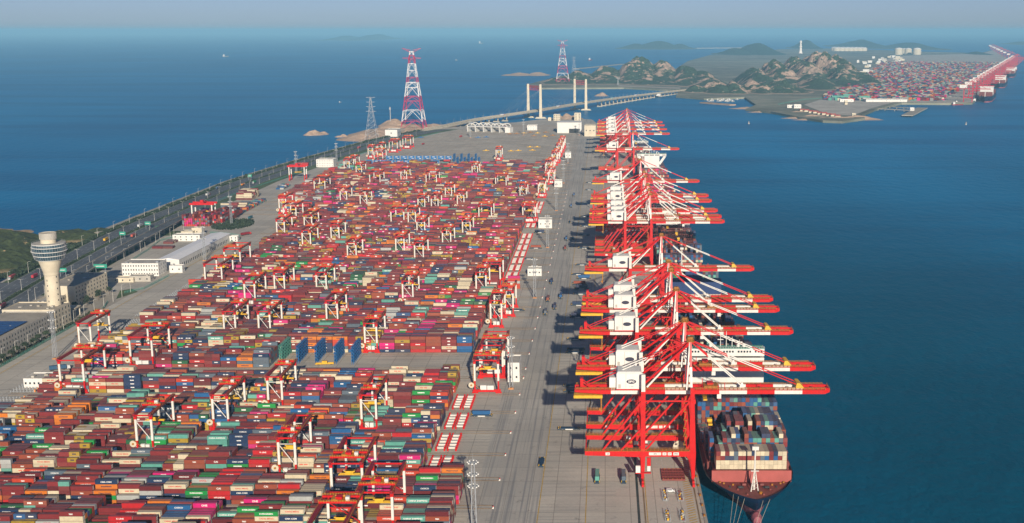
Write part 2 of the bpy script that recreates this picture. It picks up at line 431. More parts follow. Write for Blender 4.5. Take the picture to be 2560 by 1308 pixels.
LANDM = mat("reclaimed_land", (.25, .26, .19), .95, .3, .002, dirt=(.42, .36, .28), dirt_amt=.8)
px = [(1315, 212), (1350, 220), (1560, 219), (1700, 226), (1690, 240), (1760, 246), (1862, 243), (1890, 262), (1864, 272), (1928, 279), (1997, 292), (2057, 301),
      (2106, 303), (2163, 295), (2155, 287), (2188, 273), (2254, 257), (2369, 258), (2431, 257), (2545, 160), (2482, 125), (2450, 133), (2300, 129), (2100, 121),
      (1950, 123), (1860, 136), (1774, 138), (1719, 153), (1690, 172), (1600, 190), (1500, 186), (1400, 190)]
b = MB(); b.prism([W(u, v, 0) for u, v in px], SEA_Z - 2, 0); struct(b.build("far_land", [LANDM]))
b = MB(); b.prism([W(u, v, .1) for u, v in [(2010, 262), (2060, 282), (2130, 290), (2180, 270), (2240, 254), (2120, 248), (2050, 250)]], 0, .12); struct(b.build("far_apron", APR))
b = MB(); b.prism([W(u, v, .1) for u, v in [(1545, 216), (1700, 222), (1700, 219), (1545, 213)]], 0, .12); struct(b.build("beach", CONC))
FQ0, FQ1, FQ2 = Vector((*W(2431, 257), 0)), Vector((*W(2545, 160), 0)), Vector((*W(2482, 125), 0))
b = MB(); b.prism([W(u, v, .1) for u, v in [(2060, 252), (2369, 257), (2431, 256), (2543, 160), (2482, 126), (2455, 134), (2235, 140), (2170, 175), (2150, 215), (2062, 238)]], 0, .15); struct(b.build("far_apron", APR))
terrain("hills", [wb(2090, 300, 3, 120, 22), wb(2140, 298, 4, 60, 26), wb(2030, 296, 2, 90, 22), wb(1950, 281, 0, 110, 20), wb(1885, 272, -1, 90, 30), wb(1990, 285, 2, 70, 24)], RCK, 8, .35, .02, seed=17)
# causeways, breakwater and jetty of the far shore
def seg_struct(name, a, c, w, z0, z1, m):
    b = MB(); b.bar((*a, (z0 + z1) / 2), (*c, (z0 + z1) / 2), w, z1 - z0); return struct(b.build(name, m))
seg_struct("causeway", W(1440, 172, -4), W(1560, 160, -4), 40, -8, -3, CONC)
seg_struct("breakwater", W(1740, 121, -4), W(1870, 120, -4), 60, -8, 2, CONC)
seg_struct("breakwater", W(1757, 256, -4), W(1832, 262, -4), 30, -9, -3, ROCKS)

# ------------------------------------------------------------------ shipping containers
def paint_mat():
    g = N("container_paint"); geo = g.n("ShaderNodeNewGeometry"); pos = geo.outputs["Position"]
    at = g.n("ShaderNodeAttribute", attribute_name="paint"); sep = g.n("ShaderNodeSeparateXYZ"); g.l(geo.outputs["Normal"], sep.inputs[0])
    a = g.noise(g.mapping(pos, (.5, .5, .5)), 1, 4, .6); r = g.noise(g.mapping(pos, (1.6, 1.6, .25)), 1, 4, .7)
    col = g.mix(g.ramp(a, .3, .7), at.outputs[0], g.mix(1.0, at.outputs[0], (1.22, 1.22, 1.22), 'MULTIPLY'))
    col = g.mix(g.math('MULTIPLY', g.ramp(r, .58, .74), .35), col, (.16, .06, .035))
    dust = g.math('MULTIPLY', g.ramp(sep.outputs[2], .5, 1.0), g.math('ADD', .22, g.math('MULTIPLY', g.ramp(a, .35, .7), .35)))
    col = g.mix(dust, col, (.20, .15, .15))
    g.l(col, g.b.inputs["Base Color"]); g.b.inputs["Roughness"].default_value = .55
    wv = g.n("ShaderNodeTexWave", wave_type='BANDS', bands_direction='X', i_Scale=1.1)
    g.l(pos, wv.inputs["Vector"])
    bn = g.n("ShaderNodeBump"); bn.inputs["Strength"].default_value = .35; bn.inputs["Distance"].default_value = .05
    g.l(wv.outputs[1], bn.inputs["Height"]); g.l(bn.outputs[0], g.b.inputs["Normal"])
    return g.m
PAINT = paint_mat()
#   name: colour, weight near, weight far, lettering choices (text, material)
W_, R_, D_ = TXTW, TXTR, TXTD
PAL = {
 'maroon': ((.215, .020, .022), 24, 34, [('', W_), ('', W_), ('tex', W_), ('CAI', W_), ('', W_)]),
 'dark red': ((.130, .010, .014), 11, 14, [('', W_), ('', W_), ('CRONOS', W_)]),
 'brick brown': ((.30, .062, .028), 16, 13, [('tex', W_), ('CAI', W_), ('', W_)]),
 'bright red': ((.50, .010, .014), 5, 8, [('K LINE', W_), ('HYUNDAI', W_), ('', W_)]),
 'orange red': ((.52, .050, .018), 3.5, 6.5, [('HYUNDAI', W_), ('tex', W_)]),
 'magenta': ((.60, .005, .16), 4.2, 6, [('ONE', W_)]),
 'navy blue': ((.008, .032, .095), 13, 7, [('COSCO', W_), ('CMA CGM', W_), ('COSCO', W_)]),
 'blue': ((.008, .10, .27), 7, 2.5, [('APL', W_), ('', W_), ('COSCO', W_)]),
 'slate grey': ((.10, .14, .18), 3.5, 2, [('COSCO', W_), ('', W_)]),
 'pale green': ((.11, .36, .29), 6, 2, [('CHINA SHIPPING', W_), ('', W_)]),
 'green': ((.008, .27, .05), 4.2, 1, [('EVERGREEN', W_)]),
 'dark green': ((.02, .12, .045), 2, 1, [('UASC', W_)]),
 'cream': ((.64, .55, .38), 16, 6.5, [('YANG MING', R_), ('', R_), ('YANG MING', R_)]),
 'light grey': ((.42, .43, .41), 4, 2.4, [('', D_), ('OOCL', R_)]),
 'yellow': ((.42, .27, .02), 1.6, .8, [('MSC', D_)]),
 'orange': ((.66, .18, .012), 5, 4, [('Hapag-Lloyd', D_)]),
}
PAL = {k: (tuple(q * .86 for q in c), a, b_, l) for k, (c, a, b_, l) in PAL.items()}
PN = list(PAL)
def pick(y):
    t = min(1, max(0, (y - 750) / 500)); w = [PAL[n][1] * (1 - t) + PAL[n][2] * t for n in PN]
    return random.choices(PN, w)[0]
CW, CHT, CP = 2.44, 2.58, 2.66       # width, height, tier pitch
_cmesh = {}
def container_mesh(L, cname, along='x'):
    k = (L, cname)
    if k in _cmesh: return _cmesh[k]
    c = PAL[cname][0]; d = tuple(q * .8 for q in c); b = MB()
    b.box(-L / 2 + .05, L / 2 - .05, .06, CW - .06, .1, CHT - .05, 0, c)
    for x in (-L / 2, L / 2 - .16):
        for y in (0, CW - .16): b.box(x, x + .16, y, y + .16, 0, CHT, 0, d)
        b.box(x, x + .16, .16, CW - .16, CHT - .12, CHT, 0, d); b.box(x, x + .16, .16, CW - .16, 0, .14, 0, d)
    for y in (0, CW - .12):
        b.box(-L / 2 + .16, L / 2 - .16, y, y + .12, 0, .15, 0, d); b.box(-L / 2 + .16, L / 2 - .16, y, y + .12, CHT - .12, CHT, 0, d)
    n = int(L / .56)
    for i in range(n):
        x = -L / 2 + .5 + i * (L - 1) / (n - 1)
        b.box(x - .1, x + .1, .015, .06, .15, CHT - .12, 0, c); b.box(x - .1, x + .1, .3, CW - .3, CHT - .05, CHT - .02, 0, c)
    me = b.mesh("container", PAINT); _cmesh[k] = me; return me
def door_mesh(cname):
    k = ('door', cname)
    if k in _cmesh: return _cmesh[k]
    c = PAL[cname][0]; b = MB(); b.box(-.05, 0, .16, CW / 2 - .02, .14, CHT - .12, 0, c); b.box(-.05, 0, CW / 2 + .02, CW - .16, .14, CHT - .12, 0, c)
    for y in (.5, .95, 1.5, 1.95): b.box(0, .04, y - .03, y + .03, .2, CHT - .2, 0, (.5, .5, .5))
    me = b.mesh("door", PAINT); _cmesh[k] = me; return me
def single_container(x, y, z, L, cname, brand, label, group, rz=0):
    o = put("shipping_container", container_mesh(L, cname), None, (x, y, z), rz); tag(o, label, "container", group)
    put("door", door_mesh(cname), o, (L / 2 - .02, 0, 0))
    if brand[0]:
        s, m = brand
        sq = 1.0 if len(s) < 5 else 1.15
        size = 1.5 if len(s) <= 4 else 1.15
        if L < 7: size *= .75; sq *= .85
        put("lettering", text_mesh(s, size, m, sq), o, (0, -.02, CHT * .5))
    return o
BULK = MB(); LET = MB()
def bulk_box(x0, x1, y0, y1, z0, z1, c, front=True, back=False, left=False, right=True, top=True):
    k = .85 + .3 * R(); fd_ = R() ** 2 * .12; c = tuple(min(1, q * k * (1 - fd_) + w_ * fd_) for q, w_ in zip(c, (.34, .24, .19)))
    o = len(BULK.v)
    BULK.v += [(x0, y0, z0), (x1, y0, z0), (x1, y1, z0), (x0, y1, z0), (x0, y0, z1), (x1, y0, z1), (x1, y1, z1), (x0, y1, z1)]
    for on, f in ((front, (0, 1, 5, 4)), (right, (1, 2, 6, 5)), (back, (2, 3, 7, 6)), (left, (3, 0, 4, 7)), (top, (4, 5, 6, 7))):
        if on: BULK.f.append(tuple(i + o for i in f)); BULK.m.append(0); BULK.c.append(c)
LCOL = {TXTW.name: (.85, .83, .78), TXTR.name: (.60, .05, .03), TXTD.name: (.04, .03, .06)}
def bulk_letters(x0, L, y, z, brand):
    s, m = brand
    if not s: return
    c = LCOL[m.name]; n = len(s); h = .95 if n <= 4 else .7; w = h * .62; tot = n * w * 1.25
    if tot > L * .85: w *= L * .85 / tot; tot = L * .85
    x = x0 + L / 2 - tot / 2
    for i, ch in enumerate(s):
        if ch != ' ':
            xa = x + i * tot / n; o = len(BULK.v); BULK.v += [(xa, y - .03, z - h / 2), (xa + w, y - .03, z - h / 2), (xa + w, y - .03, z + h / 2), (xa, y - .03, z + h / 2)]
            BULK.f.append((o, o + 1, o + 2, o + 3)); BULK.m.append(0); BULK.c.append(c)

RP = 2.84; BAYP = 12.65
near_lines = [843 - 40.4 * i for i in range(8, 0, -1)]           # front line of each block nearer than the cross road
far_lines = [909.6 + 40.3 * j for j in range(33)]
ALL_LINES = near_lines + [867.0] + far_lines
def right_end(y): return -81 if y < 635 else -262 if y == 867 else -108.5
def left_end(y): return -411 if y < 1450 else -425 if y < 1600 else -465 if y < 1750 else -503
cands = []
for bi, yl in enumerate(ALL_LINES):
    xr = right_end(yl); nb = int((xr - left_end(yl)) / BAYP + .3); y0 = yl + 3.4
    basemood = 3.7 if yl < 850 else 3.9
    for k in range(nb):
        x1 = xr - k * BAYP; L = 12.19; x0 = x1 - L
        mood = basemood + 1.3 * noise.noise((k * .33, bi * .7, 3)) + random.uniform(-.6, .6)
        if k == 0: mood += .8
        if R() < .05: mood -= 1.6
        if yl > 2180 and R() < .3: mood -= 2
        if abs(yl - 909.6) < 1: mood = max(mood, 4.0 + (R() > .4))
        hs = []
        for r in range(10):
            h = mood + random.uniform(-.7, .7)
            if R() < .10: h -= random.choice((1, 2, 2, 3))
            hs.append(int(max(0, min(5, round(h)))))
        if abs(yl - 762.2) < 1 and k > 14: hs = [max(1, h - 2) for h in hs]
        twenty_bay = R() < .16; dom = pick(yl); domp = random.choice((.2, .3, .45, .7))
        cube = [[None] * 5 for _ in range(10)]
        for r in range(10):
            tw = twenty_bay or R() < .05
            for t in range(hs[r]):
                fe = r == 0 or hs[r - 1] <= t; top = t == hs[r] - 1
                if not (fe or top or k == 0 or t >= hs[r] - 2): continue
                segs = [(x0, 6.06, 'inland half'), (x0 + 6.13, 6.06, 'quayward half')] if tw else [(x0, L, '')]
                for sx, sl, half in segs:
                    cn = dom if R() < domp else pick(yl)
                    if twenty_bay and R() < .25: cn = 'yellow'
                    br = random.choice(PAL[cn][3])
                    if sl < 7 and len(br[0]) > 7: br = ('', br[1])
                    y = y0 + r * RP; z = .15 + t * CP
                    Zc = y * cos(PIT) + (CH - z) * sin(PIT); u = CU + FPX * (sx + sl / 2) / Zc
                    v = CV + FPX * ((CH - z) * cos(PIT) - y * sin(PIT)) / Zc
                    sc = FPX / Zc
                    ar = sc * sc * sl * ((2.4 if fe else 0) + (.85 if top else 0))
                    if u < 5 or v > 1322: ar = 0
                    cands.append([ar, sx, sl, y, z, cn, br, fe, top, bi, k, r, t, half])
cands.sort(key=lambda c: -c[0])
BN = ["frontmost"] + ORD[1:]
for i, (ar, sx, sl, y, z, cn, br, fe, top, bi, k, r, t, half) in enumerate(cands):
    if i < 285 and ar > 0:
        lab = f"{'short ' if sl < 7 else ''}{cn} container, tier {'one two three four five'.split()[t]}, {half + ' of ' if half else ''}{ORD[k]} bay from quay, {ORD[r]} row, {BN[bi]} block"
        single_container(sx + sl / 2, y, z, sl, cn, br, lab, "containers stacked in the yard blocks")
    else:
        c = PAL[cn][0]
        bulk_box(sx, sx + sl, y, y + CW, z, z + CHT, c, left=(k > 20 or R() < .3))
        if fe and y < 1500: bulk_letters(sx, sl, y, z + CHT * .5, br)
        elif fe and y < 2000 and R() < .6: bulk_letters(sx, sl, y, z + CHT * .5, br)

# loose piles of containers in the rail yard beside the coast road
def pile(x0, y0, nx, ny, hmin, hmax, cols, L=12.19, along='x'):
    for i in range(nx):
        for j in range(ny):
            h = random.randint(hmin, hmax)
            for t in range(h):
                cn = random.choice(cols); z = .1 + t * CP
                if along == 'x': x = x0 + i * (L + .4); y = y0 + j * RP; bulk_box(x, x + L, y, y + CW, z, z + CHT, PAL[cn][0], left=True)
                else: x = x0 + i * RP; y = y0 + j * (L + .5); bulk_box(x, x + CW, y, y + L, z, z + CHT, PAL[cn][0], left=True, front=True)
def pile_px(u, v, *a, **k): x, y = W(u, v); pile(x, y, *a, **k)
pile_px(456, 566, 13, 6, 4, 6, ['maroon', 'maroon', 'dark red', 'brick brown', 'slate grey', 'orange red', 'magenta'], along='y')
pile_px(515, 562, 8, 7, 3, 5, ['maroon', 'brick brown', 'dark red', 'bright red', 'light grey', 'navy blue'], along='y')
pile_px(590, 500, 2, 14, 2, 5, ['cream', 'maroon', 'dark red', 'cream'])
pile_px(552, 522, 3, 8, 1, 3, ['cream', 'maroon', 'dark red', 'slate grey'])
pile_px(588, 538, 1, 30, 1, 2, ['orange red', 'pale green', 'orange', 'navy blue', 'blue', 'bright red'], L=6.06)
pile_px(612, 520, 2, 24, 1, 2, ['blue', 'navy blue', 'orange red', 'pale green', 'blue', 'light grey'], L=6.06)
pile_px(690, 474, 2, 16, 1, 2, ['blue', 'pale green', 'orange red', 'navy blue', 'light grey'], L=6.06)
pile_px(380, 622, 2, 3, 1, 1, ['dark red']); pile_px(408, 610, 1, 6, 1, 1, ['cream', 'dark red', 'dark red'])
pile_px(738, 414, 2, 3, 1, 2, ['bright red']); pile_px(472, 718, 2, 1, 3, 3, ['orange red', 'bright red'])
pile_px(975, 402, 3, 2, 1, 1, ['dark red', 'cream', 'orange red']); pile_px(1250, 411, 4, 1, 1, 1, ['maroon', 'cream', 'bright red'])
pile_px(1345, 478, 1, 9, 5, 5, ['yellow', 'cream', 'cream']); pile_px(1270, 722, 1, 1, 5, 5, ['magenta', 'navy blue', 'slate grey', 'light grey', 'orange red'])

# far terminal across the bridge: stacks over the whole yard
fd = (FQ1 - FQ0).normalized(); fn_ = Vector((-fd.y, fd.x, 0))
if fn_.x > 0: fn_ = -fn_
def far_box(p, d, n, L, wd, h, c):
    a = p; q = [a, a + d * wd, a + d * wd + n * L, a + n * L]; o = len(BULK.v)
    BULK.v += [(v.x, v.y, .2) for v in q] + [(v.x, v.y, .2 + h) for v in q]
    k = .8 + .4 * R(); c = tuple(min(1, x * k) for x in c)
    for f in ((0, 1, 5, 4), (1, 2, 6, 5), (2, 3, 7, 6), (3, 0, 4, 7), (4, 5, 6, 7)): BULK.f.append(tuple(i + o for i in f)); BULK.m.append(0); BULK.c.append(c)
flen = (FQ1 - FQ0).length
FC = ['maroon', 'dark red', 'navy blue', 'blue', 'slate grey', 'light grey', 'cream', 'magenta', 'pale green', 'bright red', 'orange', 'navy blue', 'light grey']
def far_ok(p):
    zc = p.y * cos(PIT) + CH * sin(PIT); u = CU + FPX * p.x / zc; v = 75 + FPX * CH / (cos(PIT) * zc)
    return u > lerp_tab([(135, 2245), (150, 2215), (175, 2185), (205, 2160), (222, 2110), (240, 2066), (260, 2062)], v) and v < 254
for i in range(30000):
    s = R() ** 1.15 * flen; wmax = 950 + s * .08 if s > 500 else 1050
    w = 110 + R() * wmax
    if R() < .03: continue
    s = round(s / 34) * 34 + int(R() * 9) * 2.7; w = round(w / 13) * 13
    if int(w / 195) % 2 and w % 195 < 16: continue
    lv = random.randint(1, 5); p = FQ0 + fd * (s + 60) + fn_ * w
    if not far_ok(p): continue
    far_box(p, fd, fn_, 12.2, 2.5 * random.choice((1, 1, 2)), lv * 2.6, tuple(.75 * q for q in PAL[random.choice(FC)][0]))
for i in range(2200):   # the yard in front of the town
    u = 2062 + R() * 300; v = 222 + R() * 30
    x, y = W(u, v); p = Vector((x, y, 0))
    if not far_ok(p): continue
    far_box(p, fd, fn_, 12.2, 7.5, random.randint(1, 4) * 2.6, PAL[random.choice(FC)][0])

# ------------------------------------------------------------------ ships
def fbox(b, *a, **k): b.box(*a, **k)
def make_ship(name, label, xc, y0, length, beam, castle_y, bays, hull_m, wing=1.0, castle_z=45, casing_y=None, casing_m=None, deckz=6.5, tower=False):
    t = thing(name, label, "container ship", (xc, y0, SEA_Z)); hb = beam / 2; Z = -SEA_Z
    lv = [(-2, 170, 10, .92), (1.5, 160, 9, .97), (5.5, 130, 7, .99), (12.5, 52, 1.0, 1.0), (deckz + 8.6, 46, 0, 1.0)]
    st = [0, 1.5, 3, 5, 8, 12, 17, 23, 30, 40, 55, 75, 100, length * .5, length * .8, length - 25, length - 6, length]
    b = MB(); rows = []
    for z, ent, ys, k in lv:
        ptsr = []
        for y in st:
            q = min(1, max(0, (y - ys) / ent)); w = hb * k * (1 - (1 - q) ** 2.1) ** .78
            if y > length - 30: w *= 1 - .25 * ((y - length + 30) / 30) ** 2 * (1.6 if z < 5 else .35)
            ptsr.append((w, max(y, ys), z))
        rows.append(ptsr)
    n = len(st)
    for r in range(len(lv) - 1):
        m = 1 if r < 2 else 0
        for i in range(n - 1):
            a, c = rows[r], rows[r + 1]
            b.quad((a[i][0], a[i][1], a[i][2]), (a[i + 1][0], a[i + 1][1], a[i + 1][2]), (c[i + 1][0], c[i + 1][1], c[i + 1][2]), (c[i][0], c[i][1], c[i][2]), m)
            b.quad((-a[i + 1][0], a[i + 1][1], a[i + 1][2]), (-a[i][0], a[i][1], a[i][2]), (-c[i][0], c[i][1], c[i][2]), (-c[i + 1][0], c[i + 1][1], c[i + 1][2]), m)
        b.quad((rows[r][-1][0], length, lv[r][0]), (-rows[r][-1][0], length, lv[r][0]), (-rows[r + 1][-1][0], length, lv[r + 1][0]), (rows[r + 1][-1][0], length, lv[r + 1][0]), m)
    b.build("hull", [hull_m, BOOT], t, smooth=False)
    # bulbous bow
    b = MB(); b.lathe(0, 0, [(0.01, -6), (2.2, -4), (3, 0), (2.4, 5), (1.2, 9)], 12); b.v = [(x, 4 + z * 1.0, 2.0 + y * 1.4) for x, y, z in b.v]
    b.build("bulb", BOOT, t, smooth=True)
    dz = deckz + Z; top = rows[3]
    b = MB(); pts = [(p[0] * .985, p[1] + .3) for p in rows[3]] + [(-p[0] * .985, p[1] + .3) for p in rows[3][::-1]]
    pts = [p for i, p in enumerate(pts) if i == 0 or (Vector(p) - Vector(pts[i - 1])).length > .05][:]
    if (Vector(pts[0]) - Vector(pts[-1])).length < .05: pts = pts[:-1]
    b.prism(pts, dz - .3, dz); b.build("deck", DECKM, t)
    b = MB(); w = hb * .885; b.box(-w, w, 29, 29.8, dz, dz + 6.6); b.box(-w, w, 29.8, 30.4, dz + 6.2, dz + 6.6)
    b.hexa([(-1.2, 27.2, dz), (1.2, 27.2, dz), (.8, 29, dz), (-.8, 29, dz), (-.2, 28.6, dz + 6.4), (.2, 28.6, dz + 6.4), (.2, 29, dz + 6.4), (-.2, 29, dz + 6.4)])
    b.build("breakwater", PNK, t)
    b = MB()                                                # hold coamings and hatch covers
    b.box(-hb * .82, hb * .82, 33, 46, dz - 2, dz + 5.6); b.box(-hb * .93, hb * .93, 46, length - 14, dz - 2, dz + 5.6)
    b.box(-hb * .99, hb * .99, 52, length - 12, dz - 2, dz + 2.2)
    b.build("hatch_cover", DECKM, t)
    # foremast
    b = MB()
    for sx in (-2, 2): b.cyl((sx, 15, dz), (sx * .15, 16, dz + 12), .35, .2, 6)
    b.cyl((0, 18, dz), (0, 16, dz + 26), .7, .35, 8); b.box(-2.2, 2.2, 15.4, 16.6, dz + 11.6, dz + 11.9); b.box(-1.8, 1.8, 15.2, 16.8, dz + 24, dz + 26)
    for i in range(4): b.bar((-1.8 + i * .42, 15.1, dz + 2.4 * i + 1), (1.8 - i * .42, 15.1, dz + 2.4 * i + 2.6), .15)
    b.build("foremast", WHT, t)
    # winches, bollards and hatches on the forecastle
    b = MB()
    for sx in (-1, 1):
        for (x, y, m) in ((6, 20, 1), (9, 17, 2), (13, 21, 1), (4.5, 10, 2), (11, 24, 0), (16, 26, 0), (18, 27.6, 0), (3, 24, 2)):
            b.box(sx * x - .5, sx * x + .5, y - .4, y + .4, dz, dz + .9, m)
        b.cyl((sx * 7.5 - 1.2, 19, dz + .9), (sx * 7.5 + 1.2, 19, dz + .9), .8, n=8, m=1)
        b.cyl((sx * 5 - 1.0, 22.5, dz + 1), (sx * 5 + 1.0, 22.5, dz + 1), .9, n=8, m=2)
    b.cyl((3, 12, dz), (3, 12, dz + 1.2), 1.0, n=10, m=0)
    b.build("deck_gear", [YEL, DRK, DECKM], t)
    # superstructure
    cy = castle_y - y0; cz = castle_z + Z
    b = MB()
    if tower:
        b.box(-13, 13, cy, cy + 14, dz, cz - 3); b.box(-hb, hb, cy + 1, cy + 7, cz - 4, cz)
        for sx in (-1, 1): b.bar((sx * 13, cy + 3, cz - 18), (sx * (hb - 2), cy + 3, cz - 4), 1.6, 4)
    else:
        fl = cz - 6.5
        b.box(-hb, hb, cy + .5, cy + 14, dz + 12, fl); b.box(-hb, -hb * .45, cy + .5, cy + 14, dz, dz + 12); b.box(hb * .45, hb, cy + .5, cy + 14, dz, dz + 12)
        b.box(-hb * wing, hb * wing, cy, cy + 9, fl + 1.4, cz)
        b.box(-hb * .9, hb * .9, cy + 1.5, cy + 12, fl, fl + 1.4, 1)
    sup = b.build("superstructure", [BWHT, DRK], t)
    b = MB(); b.box(-hb * wing + .4, hb * wing - .4, cy + .3, cy + 9, cz, cz + .25); b.build("bridge_deck", TEAL, sup)
    b = MB(); ww = hb * .62 if not tower else hb * .5
    nw = 17
    for i in range(nw):
        x = -ww + 2 * ww * i / (nw - 1)
        if i not in (5, 11): b.box(x - .62, x + .62, cy - .06, cy + .02, cz - 2.6, cz - 1.3)
    for sx in (-1, 1):
        for i in range(3): b.box(sx * (hb * wing - 2 - i * 2) - .6, sx * (hb * wing - 2 - i * 2) + .6, cy - .06, cy + .02, cz - 2.6, cz - 1.3)
    b.build("bridge_window", GLS, sup)
    b = MB()
    for (x, h) in ((-4, 8), (0, 11), (4, 7), (9, 5)):
        b.cyl((x, cy + 6, cz), (x, cy + 6, cz + h), .3, .15, 6); b.box(x - 2, x + 2, cy + 5.8, cy + 6.2, cz + h * .6, cz + h * .6 + .5)
    for x in (-11, 8, 12): b.lathe(x, cy + 5, [(1.1, cz), (1.2, cz + 1.4), (.01, cz + 2.6)], 10)
    for i in range(30):
        x = -hb * wing + 2 * hb * wing * i / 29; b.box(x - .06, x + .06, cy + .1, cy + .2, cz + .25, cz + 1.4)
    b.box(-hb * wing, hb * wing, cy + .1, cy + .2, cz + 1.3, cz + 1.42); b.build("radar_mast", BWHT, sup)
    if casing_y:
        b = MB(); y = casing_y - y0; b.box(-hb, hb, y, y + 8, dz + 5, dz + 9, 1); b.box(-hb * .99, hb, y + .5, y + 8, dz + 9, dz + 23, 0); b.box(-8, 8, y + 2, y + 12, dz + 23, dz + 31, 0)
        b.build("engine_casing", [casing_m, BWHT], t)
    # container bays: list of (y, tiers per side..centre function), lashing bridges between
    for (yb, spec) in bays:
        lb = MB(); ly = yb - y0 - 1.35
        if ly > 34:
            lw = min(hb, spec['n'] * 1.27)
            for zz in (dz + 6.2, dz + 8.9, dz + 11.6): lb.box(-lw, lw, ly - .25, ly + .25, zz, zz + .3)
            for i in range(20): x = -lw + .6 + i * (2 * lw - 1.2) / 19; lb.box(x - .15, x + .15, ly - .2, ly + .2, dz + 5.6, dz + 13)
            lb.build("lashing_bridge", DECKM, t)
        n = spec['n']; heights = spec['h']; base = deckz + 6.65
        for i in range(n):
            h = heights(i, n); x = xc - n * 2.5 / 2 + i * 2.5
            for tr in range(int(h)):
                cn = spec['col'](tr, i); zz = base + tr * CP
                bulk_box(x + .04, x + 2.46, yb, yb + 12.19, zz, zz + CHT, PAL[cn][0], left=True)
    return t
DECKM = mat("ship_structure_dark_red", (.22, .05, .042), .65, .15, .2, dirt=(.1, .04, .03))
shipcols = ['maroon', 'blue', 'navy blue', 'blue', 'slate grey', 'maroon', 'brick brown', 'navy blue', 'cream', 'pale green']
def rc(tr, i): return random.choice(shipcols)
def c1(tr, i): return 'cream' if tr < 2 else random.choice(['maroon', 'maroon', 'blue', 'slate grey', 'cream', 'navy blue', 'brick brown']) if tr == 2 else random.choice(['cream', 'cream', 'cream', 'slate grey', 'maroon', 'navy blue'])
def cb(tr, i): return random.choice(['blue', 'blue', 'navy blue', 'slate grey', 'maroon', 'brick brown', 'pale green'])
r1 = random.Random(5)
H2 = [5, 1, 4, 5, 5, 6, 6, 4, 6, 5, 5, 5, 6, 6, 5, 5, 6, 5]
H3 = [4, 2, 1, 4, 5, 7, 4, 7, 7, 3, 7, 4, 7, 7, 7, 7, 7, 6, 5]
H4 = [1, 0, 0, 0, 0, 1, 1, 5, 6, 6, 7, 7, 7, 7, 7, 7, 7, 6, 5, 4]
bays1 = [(623.5, dict(n=16, h=lambda i, n: 4, col=c1)), (638, dict(n=18, h=lambda i, n: H2[i], col=rc)), (652.5, dict(n=19, h=lambda i, n: H3[i], col=rc)),
         (667, dict(n=20, h=lambda i, n: H4[i], col=rc)), (681.5, dict(n=20, h=lambda i, n: 1 if i < 6 else 4, col=rc)), (696, dict(n=20, h=lambda i, n: 6 + (i > 4) - (i > 15), col=cb)),
         (710.5, dict(n=20, h=lambda i, n: 7, col=cb)), (725, dict(n=20, h=lambda i, n: 6 - (i < 3), col=cb)), (742, dict(n=20, h=lambda i, n: 3 if 5 < i < 15 else 1, col=cb))]
for q in range(9):
    hh = [r1.choice((3, 5, 6, 7)) for _ in range(20)]
    if q > 3: hh = [r1.choice((0, 0, 1, 3, 5)) for _ in range(20)]
    bays1.append((790 + q * 14.5, dict(n=20, h=(lambda hh: lambda i, n: hh[i])(hh), col=rc)))
for q in range(3):
    bays1.append((942 + q * 14.5, dict(n=20, h=(lambda q: lambda i, n: 1 + (i * 7 + q * 3) % 4)(q), col=rc)))
bays1.append((1082, dict(n=20, h=lambda i, n: 8, col=lambda tr, i: r1.choice(['navy blue', 'green', 'pale green', 'dark red', 'slate grey']))))
make_ship("container_ship", "container ship with dusky red foredeck and white foremast at the near end of the quay", 83, 592, 520, 51, 763, bays1, HUL,
          casing_y=1058, casing_m=mat("casing_blue", (.006, .036, .14), .5, .1, .2))
bays2 = []
for q in range(15):
    pr = .35 if q < 4 else .06
    hh = [(r1.choice((1, 2, 3, 5)) if r1.random() < pr * 2 else 0) if q else 3 for _ in range(20)]
    if q == 1: hh = [4 if i in (0, 1, 3, 6, 17, 18) else 2 for i in range(20)]
    bays2.append((1222 + q * 14.5, dict(n=19 if q == 0 else 20, h=(lambda hh: lambda i, n: hh[i])(hh), col=rc)))
for q in range(9): bays2.append((1462 + q * 14.5, dict(n=20, h=lambda i, n: 3 + (i * 5) % 3, col=lambda tr, i: r1.choice(['maroon', 'maroon', 'dark red', 'slate grey', 'cream']))))
make_ship("container_ship", "half unloaded container ship with rust-red lashing frames, moored behind the blue casing ship", 81, 1189, 410, 50, 1432, bays2, HUL, wing=.98, castle_z=44)
bays3 = []
for q in range(20):
    bays3.append((1690 + q * 14.8, dict(n=19, h=(lambda q: lambda i, n: 2 + (i * 3 + q) % 3 + (2 if q > 16 else 0))(q), col=lambda tr, i: r1.choice(['maroon', 'dark red', 'magenta', 'orange red', 'slate grey', 'cream', 'maroon']))))
for q in range(5):
    bays3.append((2030 + q * 14.8, dict(n=19, h=lambda i, n: 4, col=lambda tr, i: r1.choice(['maroon', 'dark red', 'slate grey']))))
make_ship("container_ship", "container ship with tall white tower bridge and slanted wing struts amid red cranes", 81, 1655, 470, 50, 2010, bays3, HUL, castle_z=47, tower=True)
bays4 = [(2260 + q * 15, dict(n=13, h=lambda i, n: 3, col=lambda tr, i: r1.choice(['maroon', 'navy blue', 'cream']))) for q in range(8)]
make_ship("container_ship", "smaller container ship with low white bridge, last along the quay", 73, 2225, 260, 34, 2425, bays4, HUL, castle_z=30)

